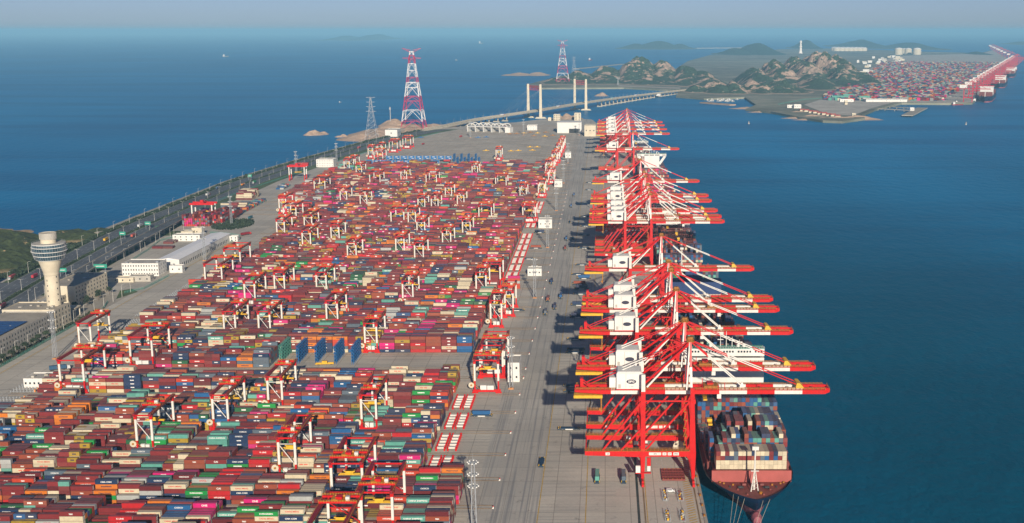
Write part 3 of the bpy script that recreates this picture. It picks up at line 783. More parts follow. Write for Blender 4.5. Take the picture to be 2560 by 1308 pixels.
# far terminal ships
for k, (s, lab) in enumerate([(140, "dark blue hulled ship at the near end of the far terminal quay"), (1300, "dark hulled ship midway along the far terminal quay"),
                              (2600, "dark hulled ship moored furthest along the far terminal quay")]):
    p = FQ0 + fd * s - fn_ * 34; t = thing("container_ship", lab, "container ship", (p.x, p.y, SEA_Z), atan2(fd.y, fd.x) - pi / 2, "ships at the far terminal")
    b = MB(); P = [(0, 0), (16, 22), (24, 60), (24, 340), (20, 360), (-20, 360), (-24, 340), (-24, 60), (-16, 22)]
    b.prism(P, 0, 5, 1); b.prism([(x * 1.03, y - 2 if y < 30 else y) for x, y in P], 5, 22, 0); b.build("hull", [HUL, BOOT], t)
    b = MB(); b.box(-24, 24, 110, 124, 22, 52); b.box(-26, 26, 108, 116, 52, 55); b.box(-1, 1, 12, 14, 22, 42); b.build("superstructure", BWHT, t)
    b = MB()
    for q in range(20):
        if 4 < q < 8: continue
        b.box(-23, 23, 35 + q * 15, 48 + q * 15, 22, 26 + (q * 5 % 4) * 3, 0)
    b.build("hatch_cover", DECKM, t)

for nm, (u, v), L, lab in [("cargo_ship", (565, 142), 90, "small cargo ship alone on the open sea, seaward of the pylon"), ("cargo_ship", (1142, 151), 40, "tiny white boat on the sea between the two large pylons"),
                           ("cargo_ship", (1477, 151), 80, "red and white ship on the sea beyond the bridge hill"), ("cargo_ship", (1203, 109), 170, "distant pale ship near the haze at the horizon"),
                           ("cargo_ship", (851, 256), 16, "small work boat on the open water outside the power lines"), ("tug_boat", (2394, 263), 45, "white ship moored at the corner below the first far crane"),
                           ("tug_boat", (2372 + 27, 259), 40, "small white vessel beside the corner of the far terminal"), ("tug_boat", (2447, 256), 60, "pale blue and white vessel beside the big dark hull"),
                           ("tug_boat", (2468, 252), 45, "dark work boat close to the far dark hull"), ("cargo_ship", (2540, 176), 90, "red hulled ship offshore of the far terminal")]:
    x, y = W(u, v, SEA_Z); k = L / 40.0
    t = thing(nm, lab, "boat", (x, y, SEA_Z), 1.2 if nm == "cargo_ship" else .2); t.scale = (k, k, k)
    b = MB(); b.prism([(-20, -3), (12, -3.6), (20, 0), (12, 3.6), (-20, 3)], 0, 3); b.build("hull", REDD if "red" in lab else HUL if "dark" in lab else GRY if nm == "cargo_ship" else BWHT, t)
    b = MB(); b.box(-17, -10, -2.6, 2.6, 3, 9); b.box(-16, -12, -3, 3, 9, 10); b.box(-14, -13.6, -.2, .2, 10, 14); b.build("deckhouse", BWHT, t)
x, y = W(1872, 310, SEA_Z)
def buoy(u, v, lab):
    x, y = W(u, v, SEA_Z); t = thing("navigation_buoy", lab, "buoy", (x, y, SEA_Z)); b = MB(); b.lathe(0, 0, [(2.4, -.5), (2.4, 1.6), (.9, 2.2), (.7, 6), (.01, 7)], 12); b.build("float", CRM, t)
    b = MB(); b.bar((-1, 0, 6), (1, 0, 8), .3); b.bar((1, 0, 6), (-1, 0, 8), .3); b.build("topmark", YEL2, t)
buoy(1872, 310, "pale buoy in the channel right of the crane booms"); buoy(2415, 312, "pale buoy on open water below the jetty")
# mooring lines of the near ship
for k, (p, q, lab) in enumerate([((71, 604, 6.6), (54, 498, .5), "pale mooring rope from the port bow, outermost of three"), ((73.5, 601, 6.6), (54.2, 506, .5), "pale mooring rope from the port bow, middle of three"),
                                 ((76.5, 598, 6.6), (54.4, 514, .5), "pale mooring rope from the port bow, innermost of three"), ((90, 596, 6.6), (54.6, 490, .5), "long mooring rope crossing the stem from the starboard bow"),
                                 ((86, 594, 6.6), (54.6, 480, .5), "mooring rope leaving the bow close to the stem")]):
    b = MB(); pv = None
    for i in range(9):
        s = i / 8; c = tuple(p[a] + (q[a] - p[a]) * s - (5 * s * (1 - s) if a == 2 else 0) for a in range(3))
        if pv: b.cyl(pv, c, .11, n=5)
        pv = c
    tag(b.build("mooring_rope", CRM), lab, "mooring rope", "mooring ropes of the near ship")

# ------------------------------------------------------------------ ship-to-shore cranes
def rail_run(b, p, q, m, h=1.2, step=2.2, w=.14):
    p = Vector(p); q = Vector(q); L = (q - p).length; n = max(1, int(L / step))
    for i in range(n + 1):
        c = p.lerp(q, i / n); b.box(c.x - w / 2, c.x + w / 2, c.y - w / 2, c.y + w / 2, c.z, c.z + h, m)
    for zz in (h * .5, h): b.bar(p + Vector((0, 0, zz)), q + Vector((0, 0, zz)), w * .8, w * .8, m)
def banded(b, x0, x1, y0, y1, z0, z1, cuts, first):
    """box girder along X painted in alternating bands; material 0 red, 1 white"""
    m = first; xs = [x0] + cuts + [x1]
    for a, c in zip(xs, xs[1:]): b.box(a, c, y0, y1, z0, z1, m); m = 1 - m
def sts_crane(label, group, number):
    t = thing("quay_crane", label, "quay crane", (0, 0, 0), 0, group)
    LX, WX, F = 21.7, 50.9, 13.3
    def part(b, name, mats, parent=t):
        return b.build(name, mats, parent)
    for sy in (-1, 1):
        y = sy * F
        b = MB(); b.bar((LX, y, 4.5), (LX, y, 17), 1.6, 2.0, 0, 2.8, 2.4); b.box(LX - 1.3, LX + 1.3, y - 1.2, y + 1.2, 17, 56, 0); b.box(LX - 1.1, LX + 1.1, y - 1.0, y + 1.0, 56, 66, 1); part(b, "leg", [RED, WHT])
        b = MB(); b.bar((WX, y, 4.5), (WX - .6, y, 20), 1.8, 2.0, 0, 3.8, 2.4)
        b.bar((WX - .6, y, 20), (WX - 1.2, y, 51), 3.6, 2.4, 0, 2.5, 2.2); b.box(WX - 2.3, WX, y - 1, y + 1, 51, 58, 0); part(b, "leg", [RED, WHT])
        b = MB(); b.hexa([(-11.7, y - .9, 17.8), (LX, y - .9, 16.7), (LX, y + .9, 16.7), (-11.7, y + .9, 17.8), (-11.7, y - .9, 20.4), (LX, y - .9, 20.4), (LX, y + .9, 20.4), (-11.7, y + .9, 20.4)])
        b.box(LX, WX, y - .9, y + .9, 17, 20.4); pbm = part(b, "portal_beam", RED)
        b = MB()
        for yy in (y - 1.2, y + 1.2): rail_run(b, (-11.7, yy, 20.45), (WX - 2.5, yy, 20.45), 0)
        b.box(-11.7, WX - 2, y - 1.25, y + 1.25, 20.42, 20.55, 0); b.build("walkway", YEL, pbm)
        if sy < 0:
            for (x0, x1, s_) in ((0.2, 2.6, number), (25.2, 32.2, "SIPG"), (33, 35.2, number), (36, 38.2, "65T"), (39.2, 42.4, "ZPMC")):
                b = MB(); b.box(x0, x1, y - .98, y - .9, 17.9, 19.6); sg = b.build("sign_plate", WHT, pbm)
                put("lettering", text_mesh(s_, .95, TXTD), sg, ((x0 + x1) / 2, y - 1.0, 18.7))
        for (x0, z0, x1, z1) in ((LX - .8, 50, -1.5, 20.5), (WX - 2.5, 50, LX + 1.5, 20.8), (LX - .6, 34, 9, 20.5)):
            b = MB(); b.bar((x0, y, z0), (x1, y, z1), 1.0); part(b, "brace", RED)
        b = MB(); b.bar((LX, y, 50.2), (WX, y, 50.2), .8); part(b, "tie_beam", RED)
        for x in (LX, WX):
            b = MB()
            for k in (-1, 1): b.box(x - .7, x + .7, y + k * 3.2 - 2.6, y + k * 3.2 + 2.6, .35, 2.0)
            for k in range(-4, 5, 1):
                if k: b.cyl((x - .35, y + k * 1.35, .6), (x + .35, y + k * 1.35, .6), .42, n=8)
            b.box(x - .6, x + .6, y - 3.6, y + 3.6, 2.0, 3.0); part(b, "bogie", RED)
    for x in (LX, WX):
        b = MB(); b.box(x - .9, x + .9, -F + 1, F - 1, 3.0, 5.2); part(b, "sill_beam", RED)
        b = MB(); b.box(x - .9, x + .9, -F + 1.2, F - 1.2, 48, 50.4); b.box(x - .8, x + .8, -F + 1.2, F - 1.2, 18, 20)
        b.bar((x, -F + 1, 22), (x, 0, 47.5), .9); b.bar((x, F - 1, 22), (x, 0, 47.5), .9); part(b, "cross_beam", RED)
    b = MB(); b.bar((-11.2, -F, 19), (-11.2, F, 19), .7)
    for i in range(6):
        a, c = -F + i * 4.43, -F + (i + 1) * 4.43; b.bar((-11.2, a, 19), (-11.2, c, 23 if i % 2 == 0 else 19), .22)
    b.bar((-11.2, -F, 23), (-11.2, F, 23), .22); part(b, "end_link", RED)
    # boom: two girders
    b = MB()
    for sy in (-1, 1):
        y = sy * 3.3
        b.hexa([(-17.7, y - .8, 52.6), (-3, y - .8, 51.4), (-3, y + .8, 51.4), (-17.7, y + .8, 52.6), (-17.7, y - .8, 54.8), (-3, y - .8, 55.1), (-3, y + .8, 55.1), (-17.7, y + .8, 54.8)])
        banded(b, -3, 49.8, y - .8, y + .8, 51.4, 55.1, [3.3, 19.6, 34.7], 0)
        banded(b, 51, 127, y - .8, y + .8, 51.4, 55.1, [66, 82, 98, 114], 0)
        b.hexa([(127, y - .8, 51.4), (130, y * .85 - .6, 52.4), (130, y * .85 + .6, 52.4), (127, y + .8, 51.4), (127, y - .8, 55.1), (130, y * .85 - .6, 54.6), (130, y * .85 + .6, 54.6), (127, y + .8, 55.1)])
    for x, m in ((-16, 0), (-4, 0), (9, 1), (24, 0), (42, 1), (58, 0), (74, 1), (90, 0), (106, 1), (120, 0), (129, 0)): b.box(x - .7, x + .7, -2.5, 2.5, 52.2, 54.4, m)
    bm = part(b, "boom", [RED, WHT])
    b = MB()
    for y in (-5.4, -4.2, 4.2, 5.4): rail_run(b, (-17, y, 54.2), (127, y, 54.2), 0, 1.25, 2.4, .16)
    for y in (-4.8, 4.8): b.box(-17, 127, y - .55, y + .55, 54.0, 54.2, 1)
    rail_run(b, (129.6, -4.6, 54.4), (129.6, 4.6, 54.4), 0); b.build("walkway", [YEL, RED], bm)
    b = MB()
    for x in (56, 69, 89.5): b.bar((x, -4.4, 54.5), (x, -4.4, 58.5 if x != 56 else 61), .35); b.build("boom_light_post", RED, bm); b = MB()
    b.box(60, 66, -1.8, 1.8, 54.5, 55.6, 0); b.build("boom_hinge_box", RED, bm); b = MB(); b.box(-14.5, -12.7, -2, 2, 55, 60, 0); b.bar((-14.5, -2, 59.5), (-9, -2, 55), .5, m=0); b.bar((-14.5, 2, 59.5), (-9, 2, 55), .5, m=0)
    b.build("boom_fitting", [RED, WHT], bm)
    # machine house and electrical room
    b = MB(); b.box(6.5, 21, -7.6, 6.8, 55.6, 64.6, 0); b.hexa([(6.5, -7.6, 64.6), (21, -7.6, 64.6), (21, 6.8, 64.6), (6.5, 6.8, 64.6), (7.2, -6.4, 65.6), (20.4, -6.4, 65.6), (20.4, 5.6, 65.6), (7.2, 5.6, 65.6)], 0)
    b.box(2.4, 6.4, -5, 5.5, 55.6, 61.6, 0); b.box(6.3, 21.4, -8.1, 7.2, 55.1, 55.6, 1); b.box(11.8, 12.0, -7.68, -7.6, 56, 64.6, 2); b.box(7.5, 9, -7.66, -7.6, 56, 58.4, 2)
    mh = part(b, "machine_house", [BWHT, RED, GRY])
    b = MB(); n = 28; ring = []
    for rx, rz, yy in ((2.8, 1.35, -7.7), (2.6, 1.2, -7.75)):
        b.add([(15 + rx * cos(2 * pi * i / n), yy, 60 + rz * sin(2 * pi * i / n)) for i in range(n)], [tuple(range(n))], 0 if rx > 2.3 else 1)
    lg = b.build("emblem", [TXTD, TXTD], mh); put("lettering", text_mesh("SIPG", 1.6, TXTW, 1.15), lg, (15, -7.8, 60)); put("lettering", text_mesh(number, 1.1, mat_grey_txt, 1.6), lg, (15, -7.7, 57))
    # A-frame, posts and stays
    b = MB()
    for sy in (-1, 1):
        b.bar((49.6, sy * 7.5, 55), (49.3, sy * 5.4, 68), 1.25, m=1); b.bar((49.3, sy * 5.4, 68), (49, sy * 2.2, 82.5), 1.15, m=0)
        b.bar((46.8, sy * 8.0, 55), (48.6, sy * 2.4, 82), .7, m=1); b.bar((LX + 1, sy * 10, 60), (47.8, sy * 2.4, 80.5), 1.1, m=0)
    for z in (60, 66, 72, 77): b.bar((49.5, -6.8 + (z - 60) * .2, z), (49.5, 6.8 - (z - 60) * .2, z), .5, m=0)
    af = part(b, "apex_frame", [RED, WHT])
    b = MB(); b.box(46.8, 51, -3.4, 3.4, 82.2, 82.6, 0)
    for (p, q) in (((46.8, -3.4), (51, -3.4)), ((46.8, 3.4), (51, 3.4)), ((46.8, -3.4), (46.8, 3.4)), ((51, -3.4), (51, 3.4))): rail_run(b, (*p, 82.6), (*q, 82.6), 0, 1.3, 1.4, .2)
    b.box(47.4, 50.4, -1.5, 1.5, 82.6, 84.6, 0); b.build("apex_platform", YEL, af); b = MB()
    for k in range(6): b.box(45.2 + (k % 2) * .8, 46.6 + (k % 2) * .8, -9, -7.6, 22 + k * 5, 22.5 + k * 5, 0); b.bar((45.2, -8.6, 22 + k * 5), (47, -8.6, 27 + k * 5), .3)
    b.build("leg_stair", YEL, af)
    def stay(x1, z1, ya, yb, cuts, first, w=.62):
        for sy in (-1, 1):
            b = MB(); P = Vector((49, sy * ya, 82.5)); Q = Vector((x1, sy * yb, z1)); m = first; ss = [0] + cuts + [1]
            for a, c in zip(ss, ss[1:]): b.bar(P.lerp(Q, a), P.lerp(Q, c), w, m=m); m = 1 - m
            part(b, "stay", [RED, WHT])
    stay(113, 56, 1.4, 3.3, [.34, .66], 0, .5); stay(79, 56, 1.9, 3.3, [.34], 0, .62); stay(-11, 56.5, 1.4, 3.2, [.42, .66], 0, .5); stay(24, 56, 2.0, 5.2, [.40], 0, .95)
    b = MB(); b.hexa([(77.4, -4.2, 55), (80.6, -4.2, 55), (80.6, -2.6, 55), (77.4, -2.6, 55), (78.6, -3.9, 58.4), (79.4, -3.9, 58.4), (79.4, -2.9, 58.4), (78.6, -2.9, 58.4)], 0); part(b, "stay_anchor", [WHT, YEL2]); b = MB()
    b.hexa([(110, -4.8, 55), (115, -4.8, 55), (115, 4.8, 55), (110, 4.8, 55), (110.6, -4.6, 58), (112.4, -4.6, 58), (112.4, 4.6, 58), (110.6, 4.6, 58)], 1); part(b, "stay_anchor", [WHT, YEL2])
    # rear maintenance platform with hanging ladder
    b = MB(); b.box(-18.2, -1.6, -6.6, 6.6, 49.6, 50.4, 0); b.box(-18.2, -1.6, -6.8, -6.4, 50, 51.4, 0); b.box(-2.6, -1.9, -6.2, -5.4, 41, 49.6, 1); b.box(-3.6, -2.6, -6, -5, 42, 43.4, 1); part(b, "rear_platform", [YEL2, YEL])
    # trolley, cab, spreader on ropes over the ship side
    b = MB(); b.box(-4, 4, -4.2, 4.2, 55.2, 56.2, 1); b.box(-2, 1.6, -2.6, 2.6, 56.2, 57.6, 0); rail_run(b, (-4, -4.2, 56.2), (4, -4.2, 56.2), 1)
    tr = b.build("trolley", [RED, YEL], t); tr.location = (54 + (len(t.name) * 7) % 9, 0, 0)
    b = MB(); b.box(4, 6.4, -1.4, 1.4, 47.8, 50.6); b.box(3.4, 4.2, -.3, .3, 50.6, 51.4); b.build("operator_cab", BWHT, tr)
    b = MB(); b.box(-1.2, 1.2, -6.1, 6.1, 33, 33.9, 0); b.box(-1.4, 1.4, -1.6, 1.6, 33.9, 35.4, 0)
    for sx in (-1, 1):
        for sy in (-1, 1): b.bar((sx * 1.1, sy * 1.3, 35), (sx * 1.1, sy * 2.2, 55), .08, m=1)
    b.build("spreader", [YEL2, DRK], tr)
    # portal trolley with white cabins near the landside leg
    b = MB(); b.box(11.5, 16, -9, 9, 20.6, 22.2, 0); b.box(12, 13, -11, 11, 20.5, 21, 1); b.box(12.4, 14.8, -1.5, 1.5, 22.2, 24, 2); b.box(11.8, 15.6, -6, -3, 22.2, 23.6, 1); b.box(12.2, 15, -4.5, 4.5, 15, 16, 1)
    part(b, "portal_trolley", [RED, YEL, WHT])
    b = MB(); b.box(17.6, 20.2, -16.2, -14.6, 8, 12, 0); b.box(24.2, 26, -16.2, -14.8, 9, 12, 0); b.box(17.4, 26.4, -16, -14.4, 7.4, 7.9, 1); b.box(24, 26.2, -16, -14.6, 12.1, 16.8, 1); part(b, "electrical_cabin", [BWHT, RED])
    b = MB(); b.lathe(0, 0, [(3.2, -.6), (3.4, -.6), (3.4, .6), (3.2, .6), (.8, .5), (.8, -.5), (3.2, -.6)], 18); b.v = [(44 + x, 13.3 + z - 1.8, 14.0 + y) for x, y, z in b.v]; part(b, "cable_reel", CRM)
    return t
mat_grey_txt = mat("lettering_grey", (.45, .45, .45), .6, .03, .3)
us = [2070, 2035, 1980, 1946, 1930, 1883, 1810, 1802.5, 1793, 1778, 1770, 1747.5, 1697.5, 1674, 1667, 1661, 1656]
cy = [(129.6 * FPX / (u - CU) - 205 * .1958) / .9806 for u in us]
def near_txt(i): return "quay crane, " + ("first, standing by the bow of the near ship" if i == 0 else f"{ORD[i]} from the bow of the near ship") + ", red portal and banded boom"
c0 = sts_crane(near_txt(0), "red and white cranes along the quay", "125"); c0.location = (0, cy[0], 0)
sts = [c0]
for i in range(1, len(cy)):
    o = dup(c0, (0, cy[i], 0), near_txt(i)); sts.append(o)
    for ch in kids(o):
        if ch.name.startswith("trolley"): ch.location.x = random.choice((58, 66, 72, 80, 62, 30))
        if ch.name.startswith("portal_trolley"): ch.location.x = random.choice((-10, -4, 0, 4, 8))

# simpler cranes of the far terminal, a few pixels each
REDF = mat("far_crane_red", (.50, .02, .045), .5, .1, .1)
def far_crane(label):
    t = thing("quay_crane", label, "quay crane", (0, 0, 0), 0, "cranes of the far terminal")
    b = MB()
    for x in (0, 30):
        for y in (-10, 10): b.box(x - 1.0, x + 1.0, y - 1.0, y + 1.0, 0, 48)
    for y in (-10, 10): b.box(-1, 31, y - 1.3, y + 1.3, 15, 18); b.bar((30, y, 45), (0, y, 18), 1.6); b.bar((28, y, 48), (27, 0, 78), 1.4); b.bar((2, y, 48), (27, 0, 76), 1.2)
    for x in (0, 30): b.box(x - 1, x + 1, -10, 10, 44, 47)
    b.build("frame", REDF, t)
    b = MB()
    for y in (-3, 3): b.box(-26, 92, y - .7, y + .7, 46.6, 49.4)
    b.bar((27, 0, 77), (75, 0, 50), 1.2); b.bar((27, 0, 77), (50, 0, 50), 1.2); b.bar((27, 0, 77), (-20, 0, 50), 1.2); b.build("boom", REDF, t)
    b = MB(); b.box(-16, 10, -8, 8, 50, 62); b.build("machine_house", BWHT, t)
    return t
fc0 = None; cnt = 0
d2 = (FQ2 - FQ1).normalized()
rots = atan2(fd.y, fd.x) - pi / 2
for (P, d, s0, s1, n) in ((FQ0, fd, 40, (FQ1 - FQ0).length - 60, 23), (FQ1, d2, 60, (FQ2 - FQ1).length, 10)):
    rz = atan2(d.y, d.x) - pi / 2
    for i in range(n):
        s = s0 + (s1 - s0) * (i + .35 * R() * (0 < i)) / (n - 1); p = P + d * s; nn = Vector((-d.y, d.x, 0)); nn = nn if nn.x < 0 else -nn
        if d is d2: nn = Vector((-d.y, d.x, 0)) * -1; nn = -nn if nn.dot(Vector((0, -1, 0))) > 0 else nn
        base = p + nn * 34
        lab = f"red crane with white machine house, {ORD[cnt]} along the far terminal quay from its near corner"
        if fc0 is None: fc0 = far_crane(lab); fc0.location = base; fc0.rotation_euler = (0, 0, rz)
        else: dup(fc0, tuple(base), lab, rz)
        cnt += 1

# ------------------------------------------------------------------ yard gantry cranes
def rmg(label, w, narrow):
    t = thing("yard_gantry_crane", label, "gantry crane", (0, 0, 0), 0, "yard gantry cranes over the container blocks")
    h = w / 2; Y1 = 36.2
    for y in (0, Y1):
        for sx in (-1, 1):
            b = MB(); x = sx * h; red_to = 8.5 if (y == 0 and narrow) else 9.5
            b.box(x - .55, x + .55, y - .55, y + .55, 1.6, red_to, 0); b.box(x - .65, x + .65, y - .6, y + .6, red_to, 22.3, 1)
            b.box(x - .9, x + .9, y - .8, y + .8, 22.3, 25, 0); b.build("leg", [RED, WHT], t)
        b = MB(); b.box(-h - 1.6, h + 1.6, y - .6, y + .6, 1.2, 3.0)
        for x in (-h, h):
            b.box(x - 2.2, x + 2.2, y - .45, y + .45, .25, 1.2)
            for k in (-1.6, -.6, .6, 1.6): b.cyl((x + k, y - .3, .5), (x + k, y + .3, .5), .42, n=8)
        b.build("sill_beam", RED, t)
    for sx in (-1, 1):
        b = MB(); b.box(sx * h - .75, sx * h + .75, -2.5, Y1 + 2.5, 24.6, 26.4); g = b.build("girder", REDD, t)
        b = MB(); rail_run(b, (sx * (h + 1.1), -2.5, 26), (sx * (h + 1.1), Y1 + 2.5, 26), 0, 1.1, 2.4, .12); b.box(sx * (h + .95) - .35, sx * (h + .95) + .35, -2.5, Y1 + 2.5, 25.8, 26, 1); b.build("walkway", [YEL, REDD], g)
    for y in (-2.2, Y1 + 2.2):
        b = MB(); b.box(-h, h, y - .3, y + .3, 25, 25.8); b.build("cross_beam", RED, t)
    b = MB()
    if narrow:
        for y in (0, Y1): b.bar((-h, y, 21), (h * .7, y, 9.6), .42, m=0); b.bar((-h, y, 21), (h, y, 21), .4, m=0)
    else:
        b.bar((-h, Y1, 21), (h, Y1, 9.6), .42, m=1)
        for y in (Y1,): b.bar((-h, y, 18), (h, y, 18), .4, m=1)
    b.build("brace", [WHT, RED], t)
    b = MB(); b.box(-h * .55, -.1, -.9, .9, 3.0, 6.2); b.box(.4, h * .6, -.9, .9, 3.0, 6.0); b.build("electrical_cabin", BWHT, t)
    b = MB(); b.lathe(0, 0, [(.6, -.35), (2.1, -.3), (2.1, .3), (.6, .35)], 16, 0); b.lathe(0, 0, [(.01, -.6), (.7, -.6), (.7, .6), (.01, .6)], 10, 1); b.v = [(-h - 2.6 + x, -.2 + z, 6.3 + y) for x, y, z in b.v]; b.build("cable_reel", [CRM, YEL], t)
    b = MB(); b.bar((-h - .9, 0, 24.6), (-h - .9, 0, 8), .35, .5); b.bar((-h - .9, -.6, 8), (-h + 4.8, -.6, 2.4), .7, .3)
    for k in range(3): b.box(-h - 1.9, -h - .6, -.9, .9, 8 + k * 6, 8.15 + k * 6)
    b.build("stair", YEL, t)
    # trolley
    b = MB(); b.box(-h - 1, h + 1, -4.2, -3.4, 26.5, 27.5, 0); b.box(-h - 1, h + 1, 3.4, 4.2, 26.5, 27.5, 0); b.box(-h * .5, h * .5, -3.4, 3.4, 26.6, 27.2, 1)
    b.box(-1.6, 1.6, -1.8, 1.6, 27.2, 28.9, 0); b.box(h * .55 - 1, h * .55 + 1, -3, -1, 27.2, 29.4, 2); b.cyl((-2.6, 2.2, 28), (2.6, 2.2, 28), .7, n=8, m=1)
    for y in (-4.4, 4.4): rail_run(b, (-h - 1, y, 27.2), (h + 1, y, 27.2), 1, 1.2, 1.3, .18)
    b.box(-h * .4, -h * .1, -2.8, 2.4, 27.2, 28.1, 1)
    tr = b.build("trolley", [RED, ORY, WHT], t); tr.location = (0, 12, 0)
    b = MB(); b.box(-6.1, 6.1, -1.1, -.8, 15.4, 15.9, 0); b.box(-6.1, 6.1, .8, 1.1, 15.4, 15.9, 0); b.box(-6.1, -5.7, -1.2, 1.2, 15.2, 15.9, 0); b.box(5.7, 6.1, -1.2, 1.2, 15.2, 15.9, 0)
    b.box(-2.2, 2.2, -1, 1, 15.9, 17.8, 0); b.box(-3, 3, -1.1, 1.1, 17.3, 17.8, 0)
    for sx in (-1, 1):
        for sy in (-1, 1): b.bar((sx * 1.8, sy * .9, 17.8), (sx * 1.4, sy * 1.2, 26.6), .1, m=1)
    b.build("spreader", [YEL2, DRK], tr)
    return t
RM = [(668, 944, 0), (902, 990, 0), (695, 1100, 0), (827, 1178, 1), (897, 1271, 1), (775, 1306, 1), (338, 1034, 0), (530, 969, 0), (147, 895, 1), (195, 811, 0), (323, 849, 1),
      (511, 658, 1), (610, 708, 0), (558, 786, 0), (685, 685, 0), (790, 687, 0), (815, 755, 0), (645, 783, 0), (911, 814, 0), (1006, 705, 0), (755, 584, 0), (827, 568, 0), (691, 554, 0),
      (760, 543, 0), (868, 615, 0), (989, 601, 0), (1036, 615, 0), (1042, 557, 0), (1156, 546, 0), (1208, 657, 1), (1226, 755, 0), (1256, 733, 0), (1186, 900, 1), (1204, 860, 1), (560, 628, 1),
      (697, 497, 0), (708, 512, 1), (785, 453, 1), (850, 471, 0), (900, 481, 0), (924, 437, 1), (1002, 429, 0), (1065, 434, 1), (1055, 497, 0), (996, 526, 1), (1078, 490, 0), (1113, 466, 0),
      (1143, 484, 0), (1197, 517, 1), (1307, 512, 1), (1300, 463, 0), (1239, 440, 1), (1346, 455, 0), (1364, 407, 0), (1372, 398, 0), (1380, 385, 0), (1386, 376, 0), (1392, 365, 0), (1397, 356, 0), (1401, 346, 0),
      (1371, 425, 0), (1180, 415, 0), (1240, 373, 0), (860, 402, 0), (875, 395, 0), (890, 410, 0), (920, 370, 0), (944, 362, 0), (973, 352, 1), (1007, 346, 1), (935, 380, 1), (1020, 525, 0), (1106, 578, 0), (1190, 690, 0)]
RMG_LINES = near_lines + [843, 867] + [909.6 + 40.3 * j for j in range(58)]
placed = []
for (u, v, wide) in RM:
    X, Y = W(u, v, 24); ln = min(range(len(RMG_LINES)), key=lambda k: abs(RMG_LINES[k] + 2 - Y)); yl = RMG_LINES[ln]
    X = (u - CU) / FPX * ((yl + 2) * cos(PIT) + (CH - 24) * sin(PIT))
    w = 17 if wide else 9.6; placed.append([ln, X + w / 2, yl + 2.1, wide])
placed.sort(key=lambda p: (p[0], -p[1]))
for a, c in zip(placed, placed[1:]):
    if a[0] == c[0] and a[1] - c[1] < 19: c[1] = a[1] - 19
protos = {}; cnt = {}
tot = {}
for p in placed: tot[p[0]] = tot.get(p[0], 0) + 1
for ln, X, Y, wide in placed:
    cnt[ln] = cnt.get(ln, 0) + 1
    row = f"{ORD[ln]} yard row from the front" if ln < len(ORD) else f"{ORD[ln - len(ORD)]} row beyond the fiftieth"
    lab = f"{'broad' if wide else 'narrow braced'} white-legged gantry over the {row}" + (f", {ORD[cnt[ln] - 1]} from the quay" if tot[ln] > 1 else "")
    if wide not in protos: protos[wide] = o = rmg(lab, 17 if wide else 9.6, not wide); o.location = (X, Y, 0)
    else: o = dup(protos[wide], (X, Y, 0), lab)
    for ch in kids(o):
        if ch.name.startswith("trolley"): ch.location.y = random.uniform(6, 31)

# crane rails of every block with their end stops
b = MB(); b2 = MB()
lines = near_lines + [843, 867] + [909.6 + 40.3 * j for j in range(58)]
for y in lines:
    xl = max(-430 if y < 1450 else -445 if y < 1600 else -520, coast(y) + 95); xr_ = -62
    for o in (-2.0, 2.2): b.box(xl, xr_, y + o - .5, y + o + .5, 0, .05, 1); b.box(xl, xr_, y + o - .12, y + o + .12, .05, .25, 0)
struct(b.build("crane_rail", [RAIL, RAILP]))
def endstop(label):
    t = thing("rail_end_stop", label, "rail buffer", (0, 0, 0), 0, "buffers at the quay end of the gantry rails")
    b = MB(); b.hexa([(-.8, -.3, 0), (.3, -.3, 0), (.3, .3, 0), (-.8, .3, 0), (0, -.3, 1.2), (.3, -.3, 1.2), (.3, .3, 1.2), (0, .3, 1.2)]); b.build("frame", WHT, t)
    b = MB(); b.box(-.3, .3, -.3, .3, 1.2, 1.6); b.build("buffer", RED, t); return t
e0 = None; k = 0
for y in lines[:34]:
    for o in (-2,):
        lab = f"white buffer with red head at the end of the {ORD[k]} pair of gantry rails"
        if e0 is None: e0 = endstop(lab); e0.location = (-61.5, y + o, 0)
        else: dup(e0, (-61.5, y + o, 0), lab)
    k += 1

# ------------------------------------------------------------------ red and white exchange racks at the quay ends of the blocks
def rack(label):
    t = thing("exchange_rack", label, "container rack", (0, 0, 0), 0, "red and white racks beside the blocks")
    for x in (-6.2, -1.0, 1.0, 6.2):
        b = MB(); w = .9 if abs(x) > 2 else .7; b.box(x - w / 2, x + w / 2, 0, 27.5, 1.1, 1.7)
        for k in range(9): b.box(x - w / 2 - .1, x + w / 2 + .1, k * 3.35, k * 3.35 + .9, 0, 2.3)
        b.build("rail_frame", RED, t)
    for j in range(5):
        for sx in (-1, 1):
            b = MB(); y = 2.4 + j * 5.5; x0, x1 = (1.4, 5.7) if sx > 0 else (-5.7, -1.4); b.box(x0, x1, y - 1.1, y + 1.1, 1.1, 2.1); b.build("cross_bar", WHT, t)
    return t
rk = None; k = 0
for y in [640.9, 681.3, 721.7, 762.1] + [909.6 + 40.3 * j for j in (5, 6, 7, 8, 9, 10, 11, 12, 13, 15, 16, 18, 19, 20, 22, 24, 27, 30)]:
    lab = f"low red and white rack, {ORD[k]} of its line beside the blocks from the front"; k += 1
    if rk is None: rk = rack(lab); rk.location = (-99.4, y + 6, 0)
    else: dup(rk, (-99.4, y + 6, 0), lab)

